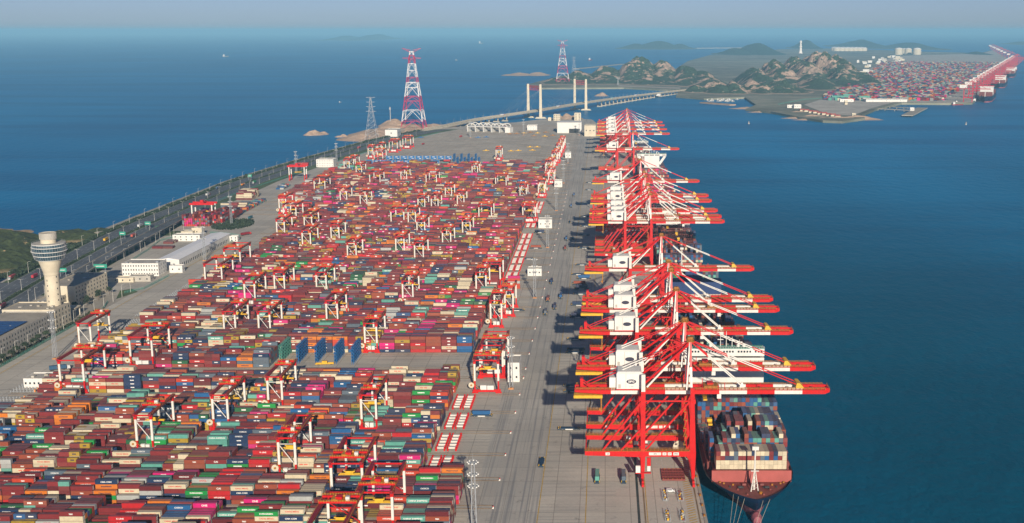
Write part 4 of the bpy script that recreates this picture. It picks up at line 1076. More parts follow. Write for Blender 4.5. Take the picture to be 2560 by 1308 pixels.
# ------------------------------------------------------------------ blue reefer racks
def reefer(label, m):
    t = thing("reefer_rack", label, "reefer rack", (0, 0, 0), 0, "tall service racks for refrigerated boxes")
    b = MB()
    for k in range(7):
        y = k * 4.6; b.box(-.9, -.6, y, y + .35, 0, 13.5); b.box(.6, .9, y, y + .35, 0, 13.5)
    b.build("frame", m, t)
    for z in (2.7, 5.4, 8.1, 10.8, 13.3):
        b = MB(); b.box(-1, 1, 0, 28, z, z + .18); rail_run(b, (-.95, 0, z), (-.95, 28, z), 0, 1.3, 1.9, .2); rail_run(b, (.95, 0, z), (.95, 28, z), 0, 1.3, 1.9, .2); b.build("platform", m, t)
    return t
rf = None; k = 0
spots = [(745, 910, 0), (791, 910, 1), (839, 911, 2), (882, 912, 3), (702, 908, 4)]
for (u, v, kk) in spots:
    X, Y = W(u, v); lab = ["blue lattice reefer rack in the cross road, inland one of the four blue", "blue lattice reefer rack, second of four in the cross road", "blue lattice reefer rack, third of four in the cross road",
                           "blue lattice reefer rack, quayward one of four in the cross road", "teal lattice reefer rack beside teal boxes at the cross road"][kk]
    if rf is None: rf = reefer(lab, BLU); rf.location = (X, Y, 0)
    elif kk == 4: o = reefer(lab, TEAL); o.location = (X, Y, 0)
    else: dup(rf, (X, Y, 0), lab)
for k in range(8):
    X, Y = W(1134 + (k % 4) * 18 + (8 if k >= 4 else 0), 405 if k < 4 else 414); dup(rf, (X, Y, 0), f"blue reefer rack beyond the last stacks, {ORD[k % 4]} of the {'far' if k < 4 else 'close'} staggered row")
def wide_rack(label):
    t = thing("reefer_rack", label, "reefer rack", (0, 0, 0), 0, "broad blue racks beyond the last stacks")
    b = MB()
    for x in (0, 13): b.box(x, x + .5, 0, .6, 0, 13)
    b.build("frame", STL, t); b = MB(); b.box(.6, 13, 0, 1, 5, 12); b.build("panel", BLU, t); b = MB(); b.box(4, 9, -.15, 0, 9.5, 10.5); b.box(7, 11, -.15, 0, 6.5, 7.3); b.build("sign_plate", WHT, t); return t
wr = None
for row, (u0, v, n) in enumerate([(915, 416, 10), (965, 405, 9)]):
    for i in range(n):
        X, Y = W(u0 + i * 18.5, v); lab = f"blue panelled rack, {ORD[i]} from the sea in the {'front' if row == 0 else 'back'} line past the stacks"
        if wr is None: wr = wide_rack(lab); wr.location = (X, Y, 0)
        else: dup(wr, (X, Y, 0), lab)

# ------------------------------------------------------------------ light masts
def mast(label, h=38):
    t = thing("light_mast", label, "light mast", (0, 0, 0), 0, "lattice floodlight masts")
    b = MB(); n = 10
    for sx in (-1, 1):
        for sy in (-1, 1): b.cyl((sx * 1.3, sy * 1.3, 0), (sx * .75, sy * .75, h), .22, .16, 5)
    for k in range(n):
        z0, z1 = k * h / n, (k + 1) * h / n; a = 1.3 - .55 * k / n; c = 1.3 - .55 * (k + 1) / n
        for s in (-1, 1):
            b.bar((-a, s * a, z0), (c, s * c, z1), .11); b.bar((s * a, a, z0), (s * c, -c, z1), .11); b.bar((-c, s * c, z1), (c, s * c, z1), .1); b.bar((s * c, -c, z1), (s * c, c, z1), .1)
    b.build("lattice", STL, t)
    for z in (h - 13, h - 6.5, h):
        b = MB(); b.lathe(0, 0, [(1.2, z), (2.4, z + .1), (2.4, z + .25), (1.2, z + .3)], 14)
        for i in range(14):
            a = 2 * pi * i / 14; b.cyl((2.4 * cos(a), 2.4 * sin(a), z + .2), (2.4 * cos(a), 2.4 * sin(a), z + 1.3), .07, n=4)
        b.lathe(0, 0, [(2.36, z + 1.2), (2.46, z + 1.2), (2.46, z + 1.34), (2.36, z + 1.34)], 14); pf = b.build("platform", STL, t)
        b = MB()
        for i in range(8): a = 2 * pi * i / 8; b.box(2.7 * cos(a) - .35, 2.7 * cos(a) + .35, 2.7 * sin(a) - .3, 2.7 * sin(a) + .3, z + .3, z + .9)
        b.build("floodlight", BWHT, pf)
    b = MB(); b.cyl((0, 0, h), (0, 0, h + 6), .1, .04, 5); b.build("lightning_rod", STL, t)
    b = MB(); b.box(-1.9, 1.9, -1.9, 1.9, 0, .8); b.build("plinth", ORG, t)
    return t
ORG = mat("plinth_orange", (.65, .28, .10), .8, .15, .5)
ms = None
for u, v, lab in [(1186, 1330, "large lattice light mast with three ringed platforms by the frontmost blocks"), (1278, 972, "lattice light mast beside the white cabin at the cross road"), (1337, 745, "lattice light mast in front of the white substation hut, mid quay road"),
                  (1369, 619, "lattice light mast casting a shadow by the carriers, mid quay road"), (1391, 527, "lattice light mast beside the yellow box stack"), (1409, 458, "lattice light mast near the row of parked gantries"), (1420, 408, "slim lattice light mast next to the far parked gantries"),
                  (139, 897, "lattice light mast in front of the control tower offices"), (512, 652, "lattice light mast before the long white shed"), (579, 563, "lattice light mast on the green island by the pink stacks"), (741, 432, "lattice light mast behind the far rail gantry"),
                  (842, 408, "lattice light mast beside the white block near the coast road"), (1309, 338, "lattice light mast left of the white hangar at the bridge end"), (1448, 338, "lattice light mast right of the white hangar"), (1176, 345, "lattice light mast beside the white arches")]:
    X, Y = W(u, v)
    if ms is None: ms = mast(lab); ms.location = (X, Y, 0)
    else: dup(ms, (X, Y, 0), lab)

# ------------------------------------------------------------------ automated carriers
def agv(label):
    t = thing("container_carrier", label, "carrier", (0, 0, 0), 0, "automated container carriers")
    b = MB(); b.box(-6.6, 6.6, -1.45, 1.45, .8, 1.85, 0); b.box(-2.6, 2.6, -1.5, 1.5, .5, .95, 0); b.build("chassis", NAVYP, t)
    b = MB(); b.box(-2.5, 2.5, -1.56, -1.5, .55, 1.2); b.box(-2.5, 2.5, 1.5, 1.56, .55, 1.2); b.build("side_panel", BWHT, t)
    for sx in (-1, 1):
        b = MB(); b.box(sx * 6.6, sx * 7.4, -1.3, 1.3, .6, 1.5, 0); b.box(sx * 7.0 - .2, sx * 7.0 + .2, -1.5, -1.1, 1.4, 1.9, 1); b.box(sx * 7.0 - .2, sx * 7.0 + .2, 1.1, 1.5, 1.4, 1.9, 1); b.build("bumper", [NAVYP, YEL2], t)
        b = MB(); b.box(sx * 5.9 - .25, sx * 5.9 + .25, -1.45, -1.1, 1.7, 2.1); b.box(sx * 5.9 - .25, sx * 5.9 + .25, 1.1, 1.45, 1.7, 2.1); b.build("twist_guide", YEL2, t)
        for y in (-1.25, 1.25):
            b = MB(); b.cyl((sx * 4.6, y - .3, .62), (sx * 4.6, y + .3, .62), .62, n=12); w = b.build("wheel", DRK, t)
            b = MB(); b.cyl((sx * 4.6, y - .33, .62), (sx * 4.6, y + .33, .62), .28, n=8); b.build("rim", STL, w)
    return t
AG = [(1354, 1160, 'y', ''), (1423, 1075, 'x', ''), (1493, 1200, 'y', 'pale green'), (1559, 1200, 'y', 'slate grey'), (1204, 1042, 'x', 'blue'),
      (1433, 967, 'x', ''), (1434, 981, 'x', ''), (1464, 567, 'x', ''), (1461, 589, 'x', ''), (1461, 622, 'x', ''), (1455, 664, 'x', ''), (1446, 688, 'x', ''), (1460, 698, 'x', 'blue'), (1449, 713, 'x', 'brick brown'),
      (1454, 724, 'x', 'navy blue'), (1451, 737, 'x', ''), (1447, 765, 'x', 'navy blue'), (1445, 795, 'x', 'navy blue'), (1439, 850, 'x', ''), (1440, 875, 'x', ''), (1437, 884, 'x', ''),
      (1416, 600, 'y', 'blue'), (1432, 597, 'y', ''), (1413, 624, 'y', 'maroon'), (1379, 708, 'y', 'navy blue'), (1370, 752, 'y', 'brick brown'), (1402, 745, 'y', 'blue'), (1387, 771, 'y', 'navy blue'), (1364, 785, 'y', 'slate grey'),
      (1474, 458, 'x', ''), (1473, 476, 'x', ''), (1435, 490, 'y', 'blue'), (1428, 518, 'y', 'blue'), (1424, 557, 'y', ''), (1463, 543, 'x', ''), (1340, 622, 'x', 'brick brown'), (1322, 649, 'x', ''),
      (1349, 583, 'x', 'navy blue'), (1292, 778, 'x', '')]
AG.sort(key=lambda a: -a[1]); a0 = None
for i, (u, v, d, load) in enumerate(AG):
    X, Y = W(u, v); rz = 0 if d == 'x' else pi / 2
    lab = f"{'carrier bearing ' + load + ' box' if load else 'empty carrier'} {'crosswise' if d == 'x' else 'lengthwise'} on quay road, {ORD[i]} from the front"
    if a0 is None: a0 = agv(lab); a0.location = (X, Y, 0); a0.rotation_euler = (0, 0, rz)
    else: dup(a0, (X, Y, 0), lab, rz)
    if load:
        if v > 1000:
            single_container(X if d == 'x' else X + CW / 2, Y - CW / 2 if d == 'x' else Y, 1.95, 12.19, load, ('', TXTW), f"{load} container riding on a carrier, {'crosswise beside the racks' if d == 'x' else 'on the concrete by the first crane'}", "containers riding on carriers", rz)
        elif d == 'x': bulk_box(X - 6.1, X + 6.1, Y - 1.22, Y + 1.22, 1.95, 4.5, PAL[load][0], left=True)
        else: bulk_box(X - 1.22, X + 1.22, Y - 6.1, Y + 6.1, 1.95, 4.5, PAL[load][0], left=True)

# ------------------------------------------------------------------ road vehicles
def truck(label, col, box=True, name="lorry"):
    t = thing(name, label, "truck")
    m = mat("truck_paint", col, .5, .05, .5); cabm = mat("cab_paint", (.55, .05, .04) if R() < .5 else (.6, .6, .58), .4, .03, .5)
    b = MB(); b.box(-7.5, 5, -1.2, 1.2, .9, 1.2); b.build("chassis", DRK, t)
    b = MB()
    if box: b.box(-7.4, 4.8, -1.22, 1.22, 1.2, 3.9)
    else: b.cyl((-7.2, 0, 2.5), (4.8, 0, 2.5), 1.3, n=14)
    b.build("cargo_body", m, t)
    b = MB(); b.hexa([(5.3, -1.2, .6), (7.6, -1.2, .6), (7.6, 1.2, .6), (5.3, 1.2, .6), (5.3, -1.2, 3.4), (7.3, -1.2, 3.2), (7.3, 1.2, 3.2), (5.3, 1.2, 3.4)]); c = b.build("cab", cabm, t)
    b = MB(); b.box(7.4, 7.62, -1.05, 1.05, 1.9, 2.9); b.build("windscreen", GLS, c)
    for x in (-6.4, -5.1, 2.8, 6.3):
        b = MB(); b.cyl((x, -1.25, .5), (x, -.9, .5), .5, n=10); b.cyl((x, .9, .5), (x, 1.25, .5), .5, n=10); b.build("wheel", DRK, t)
    return t
def road_dir(y): d = coast(y + 10) - coast(y - 10); return atan2(20, d)
for u, v, c, bx, lab in [(351, 567, (.6, .6, .6), 1, "white box lorry on the seaward carriageway beside the green gantry sign"), (289, 628, (.7, .68, .62), 1, "white tank lorry on the landward ramp road"), (334, 592, (.55, .10, .06), 1, "red lorry between the two carriageways"),
                         (396, 572, (.02, .32, .08), 1, "bright green container lorry on the ramp"), (415, 564, (.22, .03, .03), 1, "maroon container lorry just ahead of the green one"), (30, 697, (.5, .08, .07), 1, "red and white lorry in the toll plaza"),
                         (88, 694, (.5, .03, .05), 1, "short red lorry by the median near the control tower"), (266, 602, (.75, .42, .02), 1, "small yellow lorry on the road right of the tower"), (6, 770, (.25, .03, .03), 1, "maroon lorry cut by the picture's left edge"),
                         (897, 371, (.6, .02, .05), 1, "red lorry passing below the seaside power pylons"), (625, 443, (.02, .30, .12), 1, "green lorry on the far landward carriageway"), (636, 458, (.02, .34, .12), 1, "green lorry behind the fence of the rail yard"),
                         (520, 489, (.6, .6, .58), 1, "pale lorry on the coast road beside the rail yard"), (608, 464, (.75, .25, .02), 0, "orange lorry on the coast road above the cream stacks"), (545, 472, (.05, .1, .2), 1, "dark blue lorry near the hedge"),
                         (1152, 343, (.55, .02, .02), 1, "red lorry standing beside the white arches"), (1058, 362, (.4, .02, .03), 1, "dark red lorry at the edge of the empty yard")]:
    X, Y = W(u, v); t = truck(lab, c, bx); t.location = (X, Y, .08); t.rotation_euler = (0, 0, road_dir(Y) + (pi if R() < .4 else 0))
for u, v, c, a, lab in [(615, 588, (.25, .02, .03), .95, "maroon container lorry turning in the yard junction by the green island"), (627, 547, (.02, .12, .16), 1.5, "dark teal container lorry beyond the yard junction"), (372, 808, (.62, .55, .40), 0, "cream container lorry with yellow cab parked at the block ends"), (150, 925, (.02, .08, .16), .4, "blue and orange flatbed lorry standing by the hut")]:
    X, Y = W(u, v); t = truck(lab, c); t.location = (X, Y, .05); t.rotation_euler = (0, 0, a)
def van(label, col=(.75, .75, .75)):
    t = thing("parked_van", label, "van"); m = mat("van_paint", col, .35, .03, .5)
    b = MB(); P = [(-2.4, .35), (2.4, .35), (2.45, 1.0), (1.7, 1.2), (1.0, 1.95), (-2.2, 2.0), (-2.45, 1.1)]
    n = len(P); b.add([(x, -.95, z) for x, z in P] + [(x, .95, z) for x, z in P], [tuple(range(n)), tuple(reversed(range(n, 2 * n)))] + [(i, i + n, (i + 1) % n + n, (i + 1) % n) for i in range(n)]); bd = b.build("body", m, t)
    b = MB(); b.box(-2.1, .8, -.97, -.94, 1.3, 1.8); b.box(-2.1, .8, .94, .97, 1.3, 1.8); b.hexa([(1.72, -.8, 1.22), (1.74, -.8, 1.24), (1.74, .8, 1.24), (1.72, .8, 1.22), (1.08, -.75, 1.9), (1.12, -.75, 1.92), (1.12, .75, 1.92), (1.08, .75, 1.9)]); b.build("window", GLS, bd)
    for x in (-1.5, 1.5):
        for y in (-.85, .85):
            b = MB(); b.cyl((x, y - .12, .34), (x, y + .12, .34), .34, n=10); b.build("wheel", DRK, t)
    return t
X, Y = W(1676, 1230); van("white van parked on the quay in front of the hatch cover").location = (X, Y, .06)
for k, (u, v) in enumerate([(332, 698), (343, 697), (362, 697), (375, 697)]):
    X, Y = W(u, v); o = van(f"{'dark' if k != 1 else 'white'} car parked before the white office, {ORD[k]} from the sea", (.03, .035, .05) if k != 1 else (.7, .7, .7)); o.location = (X, Y, .06); o["category"] = "car"
# hatch cover lying on the quay, and lashing cages
x0, y0 = W(1656, 1203); x1, _ = W(1713, 1203); _, y1 = W(1656, 1176)
t = thing("hatch_cover", "rust-red ribbed hatch cover lying on the quay between the crane rails", "hatch cover", (x0, y0, 0)); b = MB(); b.box(0, x1 - x0, 0, y1 - y0, .2, 1.0); b.build("panel", DECKM, t)
b = MB()
for k in range(9): b.box(k * (x1 - x0) / 8 - .1, k * (x1 - x0) / 8 + .1, -.05, y1 - y0 + .05, 1.0, 1.18)
for k in range(5): b.box(0, x1 - x0, k * (y1 - y0) / 4 - .1, k * (y1 - y0) / 4 + .1, 1.0, 1.12)
b.build("rib", PNK, t)
b = MB()
for k in range(10): b.box((k + .5) * (x1 - x0) / 10 - .2, (k + .5) * (x1 - x0) / 10 + .2, .2 + (k % 2) * (y1 - y0 - .8), .6 + (k % 2) * (y1 - y0 - .8), 1.0, 1.5)
b.build("socket", YEL, t)
for k, (u, v, lab) in enumerate([(1664, 1252, "cage of yellow lashing gear, landward one behind the van"), (1702, 1252, "cage of yellow and red lashing gear, seaward one behind the van"), (1670, 1303, "cage of lashing gear cut by the bottom edge, landward one"), (1708, 1303, "cage of lashing gear cut by the bottom edge, seaward one")]):
    X, Y = W(u, v); t = thing("lashing_cage", lab, "lashing cage", (X, Y, 0), 0, "lashing cages on the quay"); b = MB(); b.box(-1.5, 1.5, -.5, 13, .1, .3)
    for i in range(5):
        for sx in (-1.4, 1.4): b.box(sx - .1, sx + .1, i * 3.2 - .1, i * 3.2 + .1, .3, 1.9)
    for sx in (-1.4, 1.4): b.box(sx - .06, sx + .06, 0, 12.8, 1.8, 1.95)
    b.build("frame", STL, t); b = MB()
    for i in range(11):
        m = random.choice((0, 0, 1, 2)); x = random.uniform(-1.1, .4); y = i * 1.15; b.box(x, x + .9, y, y + .8, .3, 1.0 + R() * .6, m)
    b.build("lashing_gear", [YEL2, DECKM, GRY], t)
# bollards along the quay edge
b0 = None
for i in range(40):
    y = 560 + i * 14; lab = f"stubby yellow-brown bollard at the quay edge, {ORD[i]} from the front"
    if b0 is None:
        b0 = thing("mooring_bollard", lab, "bollard", (53.6, y, .35), 0, "bollards along the quay edge"); b = MB(); b.lathe(0, 0, [(.7, 0), (.7, .2), (.4, .3), (.4, .8), (.65, 1.0), (.01, 1.15)], 12); b.build("post", YEL, b0)
    else: dup(b0, (53.6, y, .35), lab)

# ------------------------------------------------------------------ buildings
_pane = {}
def window_mesh(w, h):
    k = (w, h)
    if k not in _pane:
        b = MB(); b.box(-w / 2, w / 2, -.02, .05, -h / 2, h / 2, 0); b.box(-w / 2 - .1, w / 2 + .1, -.08, 0, -h / 2 - .15, -h / 2, 1); _pane[k] = b.mesh("window", [GLS, CONC])
    return _pane[k]
def building(name, label, x, y, w, d, h, rz=0, wall=BWHT, floors=3, ncol=8, side_cols=6, win=(1.2, 1.4), roofm=GRY, cat="building", front=True, z=0, sidewin=True, gear=True):
    t = thing(name, label, cat, (x, y, z), rz)
    b = MB(); b.box(0, w, 0, d, 0, h); b.build("wall", wall, t)
    b = MB(); b.box(.4, w - .4, .4, d - .4, h, h + .1, 0)
    for (a, c, e, f) in ((0, w, 0, .35), (0, w, d - .35, d), (0, .35, .35, d - .35), (w - .35, w, .35, d - .35)): b.box(a, c, e, f, h, h + .9, 1)
    rf = b.build("roof", [roofm, wall], t)
    if gear:
        for k in range(int(min(9, max(2, w * d / 260)))):
            b = MB(); a, c = random.uniform(1, w - 5), random.uniform(1, d - 5); s = random.uniform(1.2, 3); b.box(a, a + s, c, c + s * 1.3, h + .1, h + random.uniform(.7, 1.5)); b.build("roof_equipment", random.choice((GRY, STL, CONC)), rf)
    nwin = 0; fh = h / floors; extra = MB()
    def putwin(px_, py_, pz, rot):
        nonlocal nwin
        if nwin < 96: put("window", window_mesh(*win), t, (px_, py_, pz), rot); nwin += 1
        else:
            a = win[0] / 2; hh = win[1] / 2
            if rot: extra.box(px_ - .03, px_ + .03, py_ - a, py_ + a, pz - hh, pz + hh)
            else: extra.box(px_ - a, px_ + a, py_ - .03, py_ + .03, pz - hh, pz + hh)
    for f in range(floors):
        zz = f * fh + fh * .55
        if front:
            for c in range(ncol): putwin((c + .5) * w / ncol, 0, zz, 0)
        if sidewin:
            for c in range(side_cols): putwin(w, (c + .5) * d / side_cols, zz, pi / 2)
    if extra.v: stuff(extra.build("window_rest", GLS, t))
    return t
# control tower on its podium
X, Y = W(129, 775, 14)
t = thing("control_tower", "tall cream control tower with flaring neck and ringed glass drum", "control tower", (X, Y + 6, 0)); t.scale = (.92, .92, .945)
b = MB(); b.lathe(0, 0, [(6.6, 0), (6.6, 47), (7.0, 48), (7.2, 50), (8.6, 55), (10.2, 60), (10.8, 62)], 32); b.build("shaft", CRM, t, smooth=False)
b = MB()
prof = [(10.8, 62), (12.6, 62.4), (12.6, 62.7), (12.8, 62.8), (14.0, 66.3), (14.5, 66.4), (14.5, 66.8), (14.2, 66.9), (15.2, 70.4), (16.3, 70.5), (16.3, 70.9), (15.3, 71), (15.6, 74.2), (15.8, 74.3), (15.8, 74.7), (15.0, 74.8), (14.8, 77), (15.1, 77.1), (15.1, 77.8), (7.0, 77.9)]
b.lathe(0, 0, prof, 40, ms=[0, 0, 0, 1, 0, 0, 0, 1, 0, 0, 0, 1, 0, 0, 0, 1, 0, 0, 2]); dr = b.build("glass_drum", [BWHT, GLB, GRY], t)
b = MB()
for i in range(40):
    a = 2 * pi * i / 40
    for (r0, z0, r1, z1) in ((13.5, 63.3, 14.3, 66.2), (14.5, 67, 15.3, 70.2), (15.4, 71, 15.7, 74), (15.1, 74.8, 14.9, 77)): b.bar((r0 * cos(a), r0 * sin(a), z0), (r1 * cos(a), r1 * sin(a), z1), .16)
b.build("mullion", STL, dr)
b = MB(); b.lathe(0, 0, [(7, 77.9), (7, 81.5), (7.5, 81.6), (7.5, 87.4), (7.0, 87.4), (7.0, 86.9), (.01, 86.9)], 28, ms=[0, 0, 1, 1, 1, 0])
for i in range(36):
    a = 2 * pi * i / 36; b.box(7.55 * cos(a) - .1, 7.55 * cos(a) + .1, 7.55 * sin(a) - .1, 7.55 * sin(a) + .1, 81.7, 87.5, 1)
b.build("crown_parapet", [CRM, GRY], t)
for k in range(7): put("window", window_mesh(1.1, 1.5), t, (-1.6, -6.42, 18 + k * 5), 0); 
for k in range(6): put("window", window_mesh(1.0, 1.4), t, (5.9, -2.9, 18 + k * 5.6), radians(62))
b = MB()
for i in range(40):
    a = 2 * pi * i / 40; b.cyl((14.7 * cos(a), 14.7 * sin(a), 77.9), (14.7 * cos(a), 14.7 * sin(a), 79.1), .07, n=4)
b.lathe(0, 0, [(14.65, 79), (14.75, 79), (14.75, 79.12), (14.65, 79.12)], 40); b.build("railing", STL, t)
building("office_building", "long pale office block in front of the control tower, blue panels on its roof", -524, 800, 42, 185, 16, 0, GRY, 4, 12, 40, (1.3, 1.9), CONC)
b = MB()
for i in range(15): b.box(-519, -487, 830 + i * 8, 836.6 + i * 8, 17.0, 17.4)
tag(b.build("solar_panels", mat("solar_blue", (.01, .05, .17), .3, .1, .3)), "dark blue solar panels on the roof of the long office", "solar panel")
building("entrance_block", "pale podium block under the control tower with big dark porch", -528, 987, 46, 30, 17, 0, CRM, 4, 8, 5, (1.6, 2.2), CONC)
building("office_building", "cream five-storey office with square windows right behind the tower", -532, 1075, 29, 64, 19, -.06, CRM, 5, 0, 11, (1.6, 1.6), CONC)
building("linking_wing", "low cream wing with open galleries between tower and five-storey office", -528, 1020, 16, 56, 11, 0, CRM, 3, 5, 12, (2.2, 1.6), GRY)
b = MB(); b.box(-498, -484, 1030, 1042, 8, 9)
for x in (-497, -485):
    for y in (1031, 1041): b.box(x - .4, x + .4, y - .4, y + .4, 0, 8)
tag(b.build("entrance_canopy", CRM), "cream flat canopy on posts beside the tower's podium", "canopy")
building("office_building", "white three-storey office with paired windows facing the parked cars", -516, 1213, 39, 24, 13, 0, BWHT, 3, 14, 4, (1.1, 1.5), GRY)
t = thing("warehouse", "very long white shed with a row of dark openings along its side", "warehouse", (-495, 1258, 0), -.02)
b = MB(); b.box(0, 24, 0, 168, 0, 9); b.hexa([(0, 0, 9), (24, 0, 9), (24, 168, 9), (0, 168, 9), (10, 0, 10.3), (14, 0, 10.3), (14, 168, 10.3), (10, 168, 10.3)]); b.build("wall", BWHT, t)
b = MB(); b.hexa([(-.4, -.4, 9.05), (24.4, -.4, 9.05), (24.4, 168.4, 9.05), (-.4, 168.4, 9.05), (11.6, -.4, 10.6), (12.4, -.4, 10.6), (12.4, 168.4, 10.6), (11.6, 168.4, 10.6)]); b.build("roof", RWHT, t)
for k in range(30): put("doorway", window_mesh(2.6, 3.4), t, (24, 4 + k * 5.5, 2.2), pi / 2)
for k in (6, 18): put("window", window_mesh(2.4, 2.0), t, (k, 0, 3.5), 0)
for nm, lab, u, v, w, d, h, fl, nc, wl in [
    ("gate_house", "small white building with dark windows behind the maroon containers", 432, 603, 34, 14, 7, 2, 5, BWHT), ("guard_house", "cream box building at the green verge", 453, 592, 15, 12, 6, 1, 2, CRM),
    ("gate_house", "cream gate house with portal at the rail yard entrance", 480, 589, 13, 10, 9, 1, 1, CRM), ("substation_hut", "white hut with equipment at the corner of the green fence", 574, 604, 10, 8, 6, 2, 2, BWHT),
    ("kiosk", "small white kiosk at the corner of the long shed", 424, 682, 14, 8, 7, 1, 2, BWHT), ("control_hut", "low white hut with small windows left of the near blocks", 60, 969, 19, 16, 6, 1, 6, BWHT),
    ("office_building", "white three-storey block alone beside the coast road", 791, 418, 33, 26, 14, 3, 7, BWHT), ("substation", "white service building with rooftop plant beside the cross road gantries", 1269, 955, 9, 22, 14, 2, 2, BWHT),
    ("substation", "white service building behind the stacked magenta box at the quay road", 1319, 690, 15, 12, 7, 1, 3, BWHT), ("substation", "white service building with rooftop tanks, middle of the block ends", 1346, 571, 18, 16, 11, 1, 3, BWHT),
    ("substation", "white service building beyond the yellow box stack", 1386, 468, 13, 18, 10, 1, 2, BWHT), ("substation", "small white service building among the far parked gantries", 1413, 395, 12, 18, 10, 1, 2, BWHT),
    ("workshop", "cubic cream building with three dark doors next to the last quay cranes", 1461, 341, 28, 40, 26, 1, 3, CRM), ("tower_block", "cream block left of the sandy mound at the tip", 1384, 302, 19, 22, 17, 3, 3, CRM),
    ("tower_block", "taller cream block right of the sandy mound at the tip", 1436, 302, 19, 22, 21, 4, 2, CRM), ("guard_house", "tiny cream hut left of the two tip blocks", 1370, 302, 9, 10, 8, 1, 1, CRM),
    ("workshop", "low white building with openings before the bridge ramp", 1318, 326, 26, 30, 12, 2, 4, BWHT), ("transformer_building", "grey-white square building beside the steel pylon", 963, 342, 30, 50, 16, 1, 1, BWHT),
    ("bus_shelter", "pale shelter roof left of the fenced car park", 262, 706, 30, 10, 4, 1, 4, CRM), ("bus_shelter", "grey shelter roof inside the fenced car park", 324, 704, 22, 10, 5, 1, 3, GRY)]:
    X, Y = W(u, v); building(nm, lab, X, Y, w, d, h, 0, wl, fl, nc, max(2, int(d / 8)), (1.3, 1.5) if h < 16 else (2.4, 2.8), GRY if h < 20 else CONC, gear=w > 12)
X, Y = W(1393, 333); t = thing("hangar", "large white hangar with open front among parked equipment", "hangar", (X, Y, 0)); b = MB(); b.box(0, 62, 2, 60, 0, 26); b.build("wall", BWHT, t)
b = MB(); b.box(30, 58, 1.8, 2.1, 0, 11); b.build("door", DRK, t); b = MB(); b.box(-.6, 62.6, 1, 61, 26, 27); b.build("roof", BWHT, t)
X, Y = W(1168, 330); t = thing("arched_gate", "white gate hall with a row of arches near the bridge ramp", "gate", (X, Y + 6, 0), -.28)
b = MB()
for k in range(5):
    for j in range(12):
        a0_, a1_ = pi * j / 12, pi * (j + 1) / 12
        for yy in (0, 26): b.bar((k * 22 + 11 - 11 * cos(a0_), yy, 14 + 8 * sin(a0_)), (k * 22 + 11 - 11 * cos(a1_), yy, 14 + 8 * sin(a1_)), 1.4)
b.build("arch", BWHT, t)
for k in range(6): b = MB(); b.box(k * 22 - .8, k * 22 + .8, -1, 27, 0, 14); b.build("post", BWHT, t)
b = MB(); b.box(0, 110, -1, 27, 13, 14.4); b.build("roof", BWHT, t); b = MB(); b.box(104, 118, -2, 20, 0, 13); b.build("gate_house", BWHT, t)
# parked equipment at the far end of the apron: each a low frame on wheels
k = 0
for (u, v, m, c) in [(1275, 336, YEL, "ochre"), (1292, 335, YEL, "ochre"), (1310, 334, YEL2, "yellow"), (1326, 332, YEL, "ochre"), (1344, 334, YEL2, "yellow"), (1365, 332, YEL, "ochre"), (1335, 341, YEL, "ochre"), (1362, 342, YEL2, "yellow"), (1382, 340, YEL, "ochre"),
                     (1195, 345, BLU, "blue"), (1216, 344, BLU, "blue"), (1052, 345, BLU, "blue"), (1215, 378, YEL2, "yellow"), (1278, 379, YEL2, "yellow"), (1296, 378, YEL2, "yellow"), (1325, 369, YEL2, "yellow"), (1343, 369, YEL2, "yellow"), (1331, 377, YEL2, "yellow"), (812, 912, YEL2, "yellow"), (1262, 318, RED, "red")]:
    X, Y = W(u, v); L = 14; t = thing("trailer", f"{c} low trailer or spreader frame parked on the bare apron, {ORD[k]} of its kind", "trailer", (X, Y, 0), R() * .3 - .1, "equipment parked on the apron"); k += 1
    b = MB()
    for yy in (-1.2, 1.2): b.box(-L / 2, L / 2, yy - .25, yy + .25, .8, 1.5)
    for xx in (-L / 2, -2, 2, L / 2): b.box(xx - .3, xx + .3, -1.3, 1.3, .8, 1.5)
    b.build("frame", m, t); b = MB(); b.box(-2, 2, -1.2, 1.2, 1.5, 3.2); b.build("hoist_box", m, t); b = MB()
    for xx in (-5, 5): b.cyl((xx, -1.3, .5), (xx, 1.3, .5), .5, n=8)
    b.build("wheel", DRK, t)
# yard gantries of the rail yard spanning across the tracks
for (u0, u1, v0, vt, lab) in [(482, 532, 556, 509, "red rail gantry straddling the pink container piles"), (724, 762, 452, 426, "red rail gantry at the far end of the rail yard")]:
    X0, Y0 = W(u0, v0); X1, _ = W(u1, v0); w = X1 - X0; t = thing("rail_gantry_crane", lab, "gantry crane", (X0, Y0, 0)); h = 24
    for x in (0, w):
        for y in (0, 14):
            b = MB(); b.box(x - .7, x + .7, y - .7, y + .7, 0, 10, 0); b.box(x - .8, x + .8, y - .8, y + .8, 10, h, 1); b.build("leg", [RED, WHT], t)
        b = MB(); b.box(x - .9, x + .9, -2, 16, .3, 2.2); b.build("sill_beam", RED, t)
    for y in (0, 14): b = MB(); b.box(-3, w + 3, y - 1, y + 1, h, h + 2.6); b.build("girder", RED, t)
    b = MB(); b.box(w * .35, w * .35 + 7, -1, 15, h + 2.6, h + 3.8, 0); b.box(w * .35 + 1, w * .35 + 5, 3, 9, h + 3.8, h + 6, 0); tr = b.build("trolley", [RED], t)
    b = MB(); b.box(w * .3, w * .3 + 12, 6, 8.4, 14, 15); b.build("spreader", YEL2, tr)

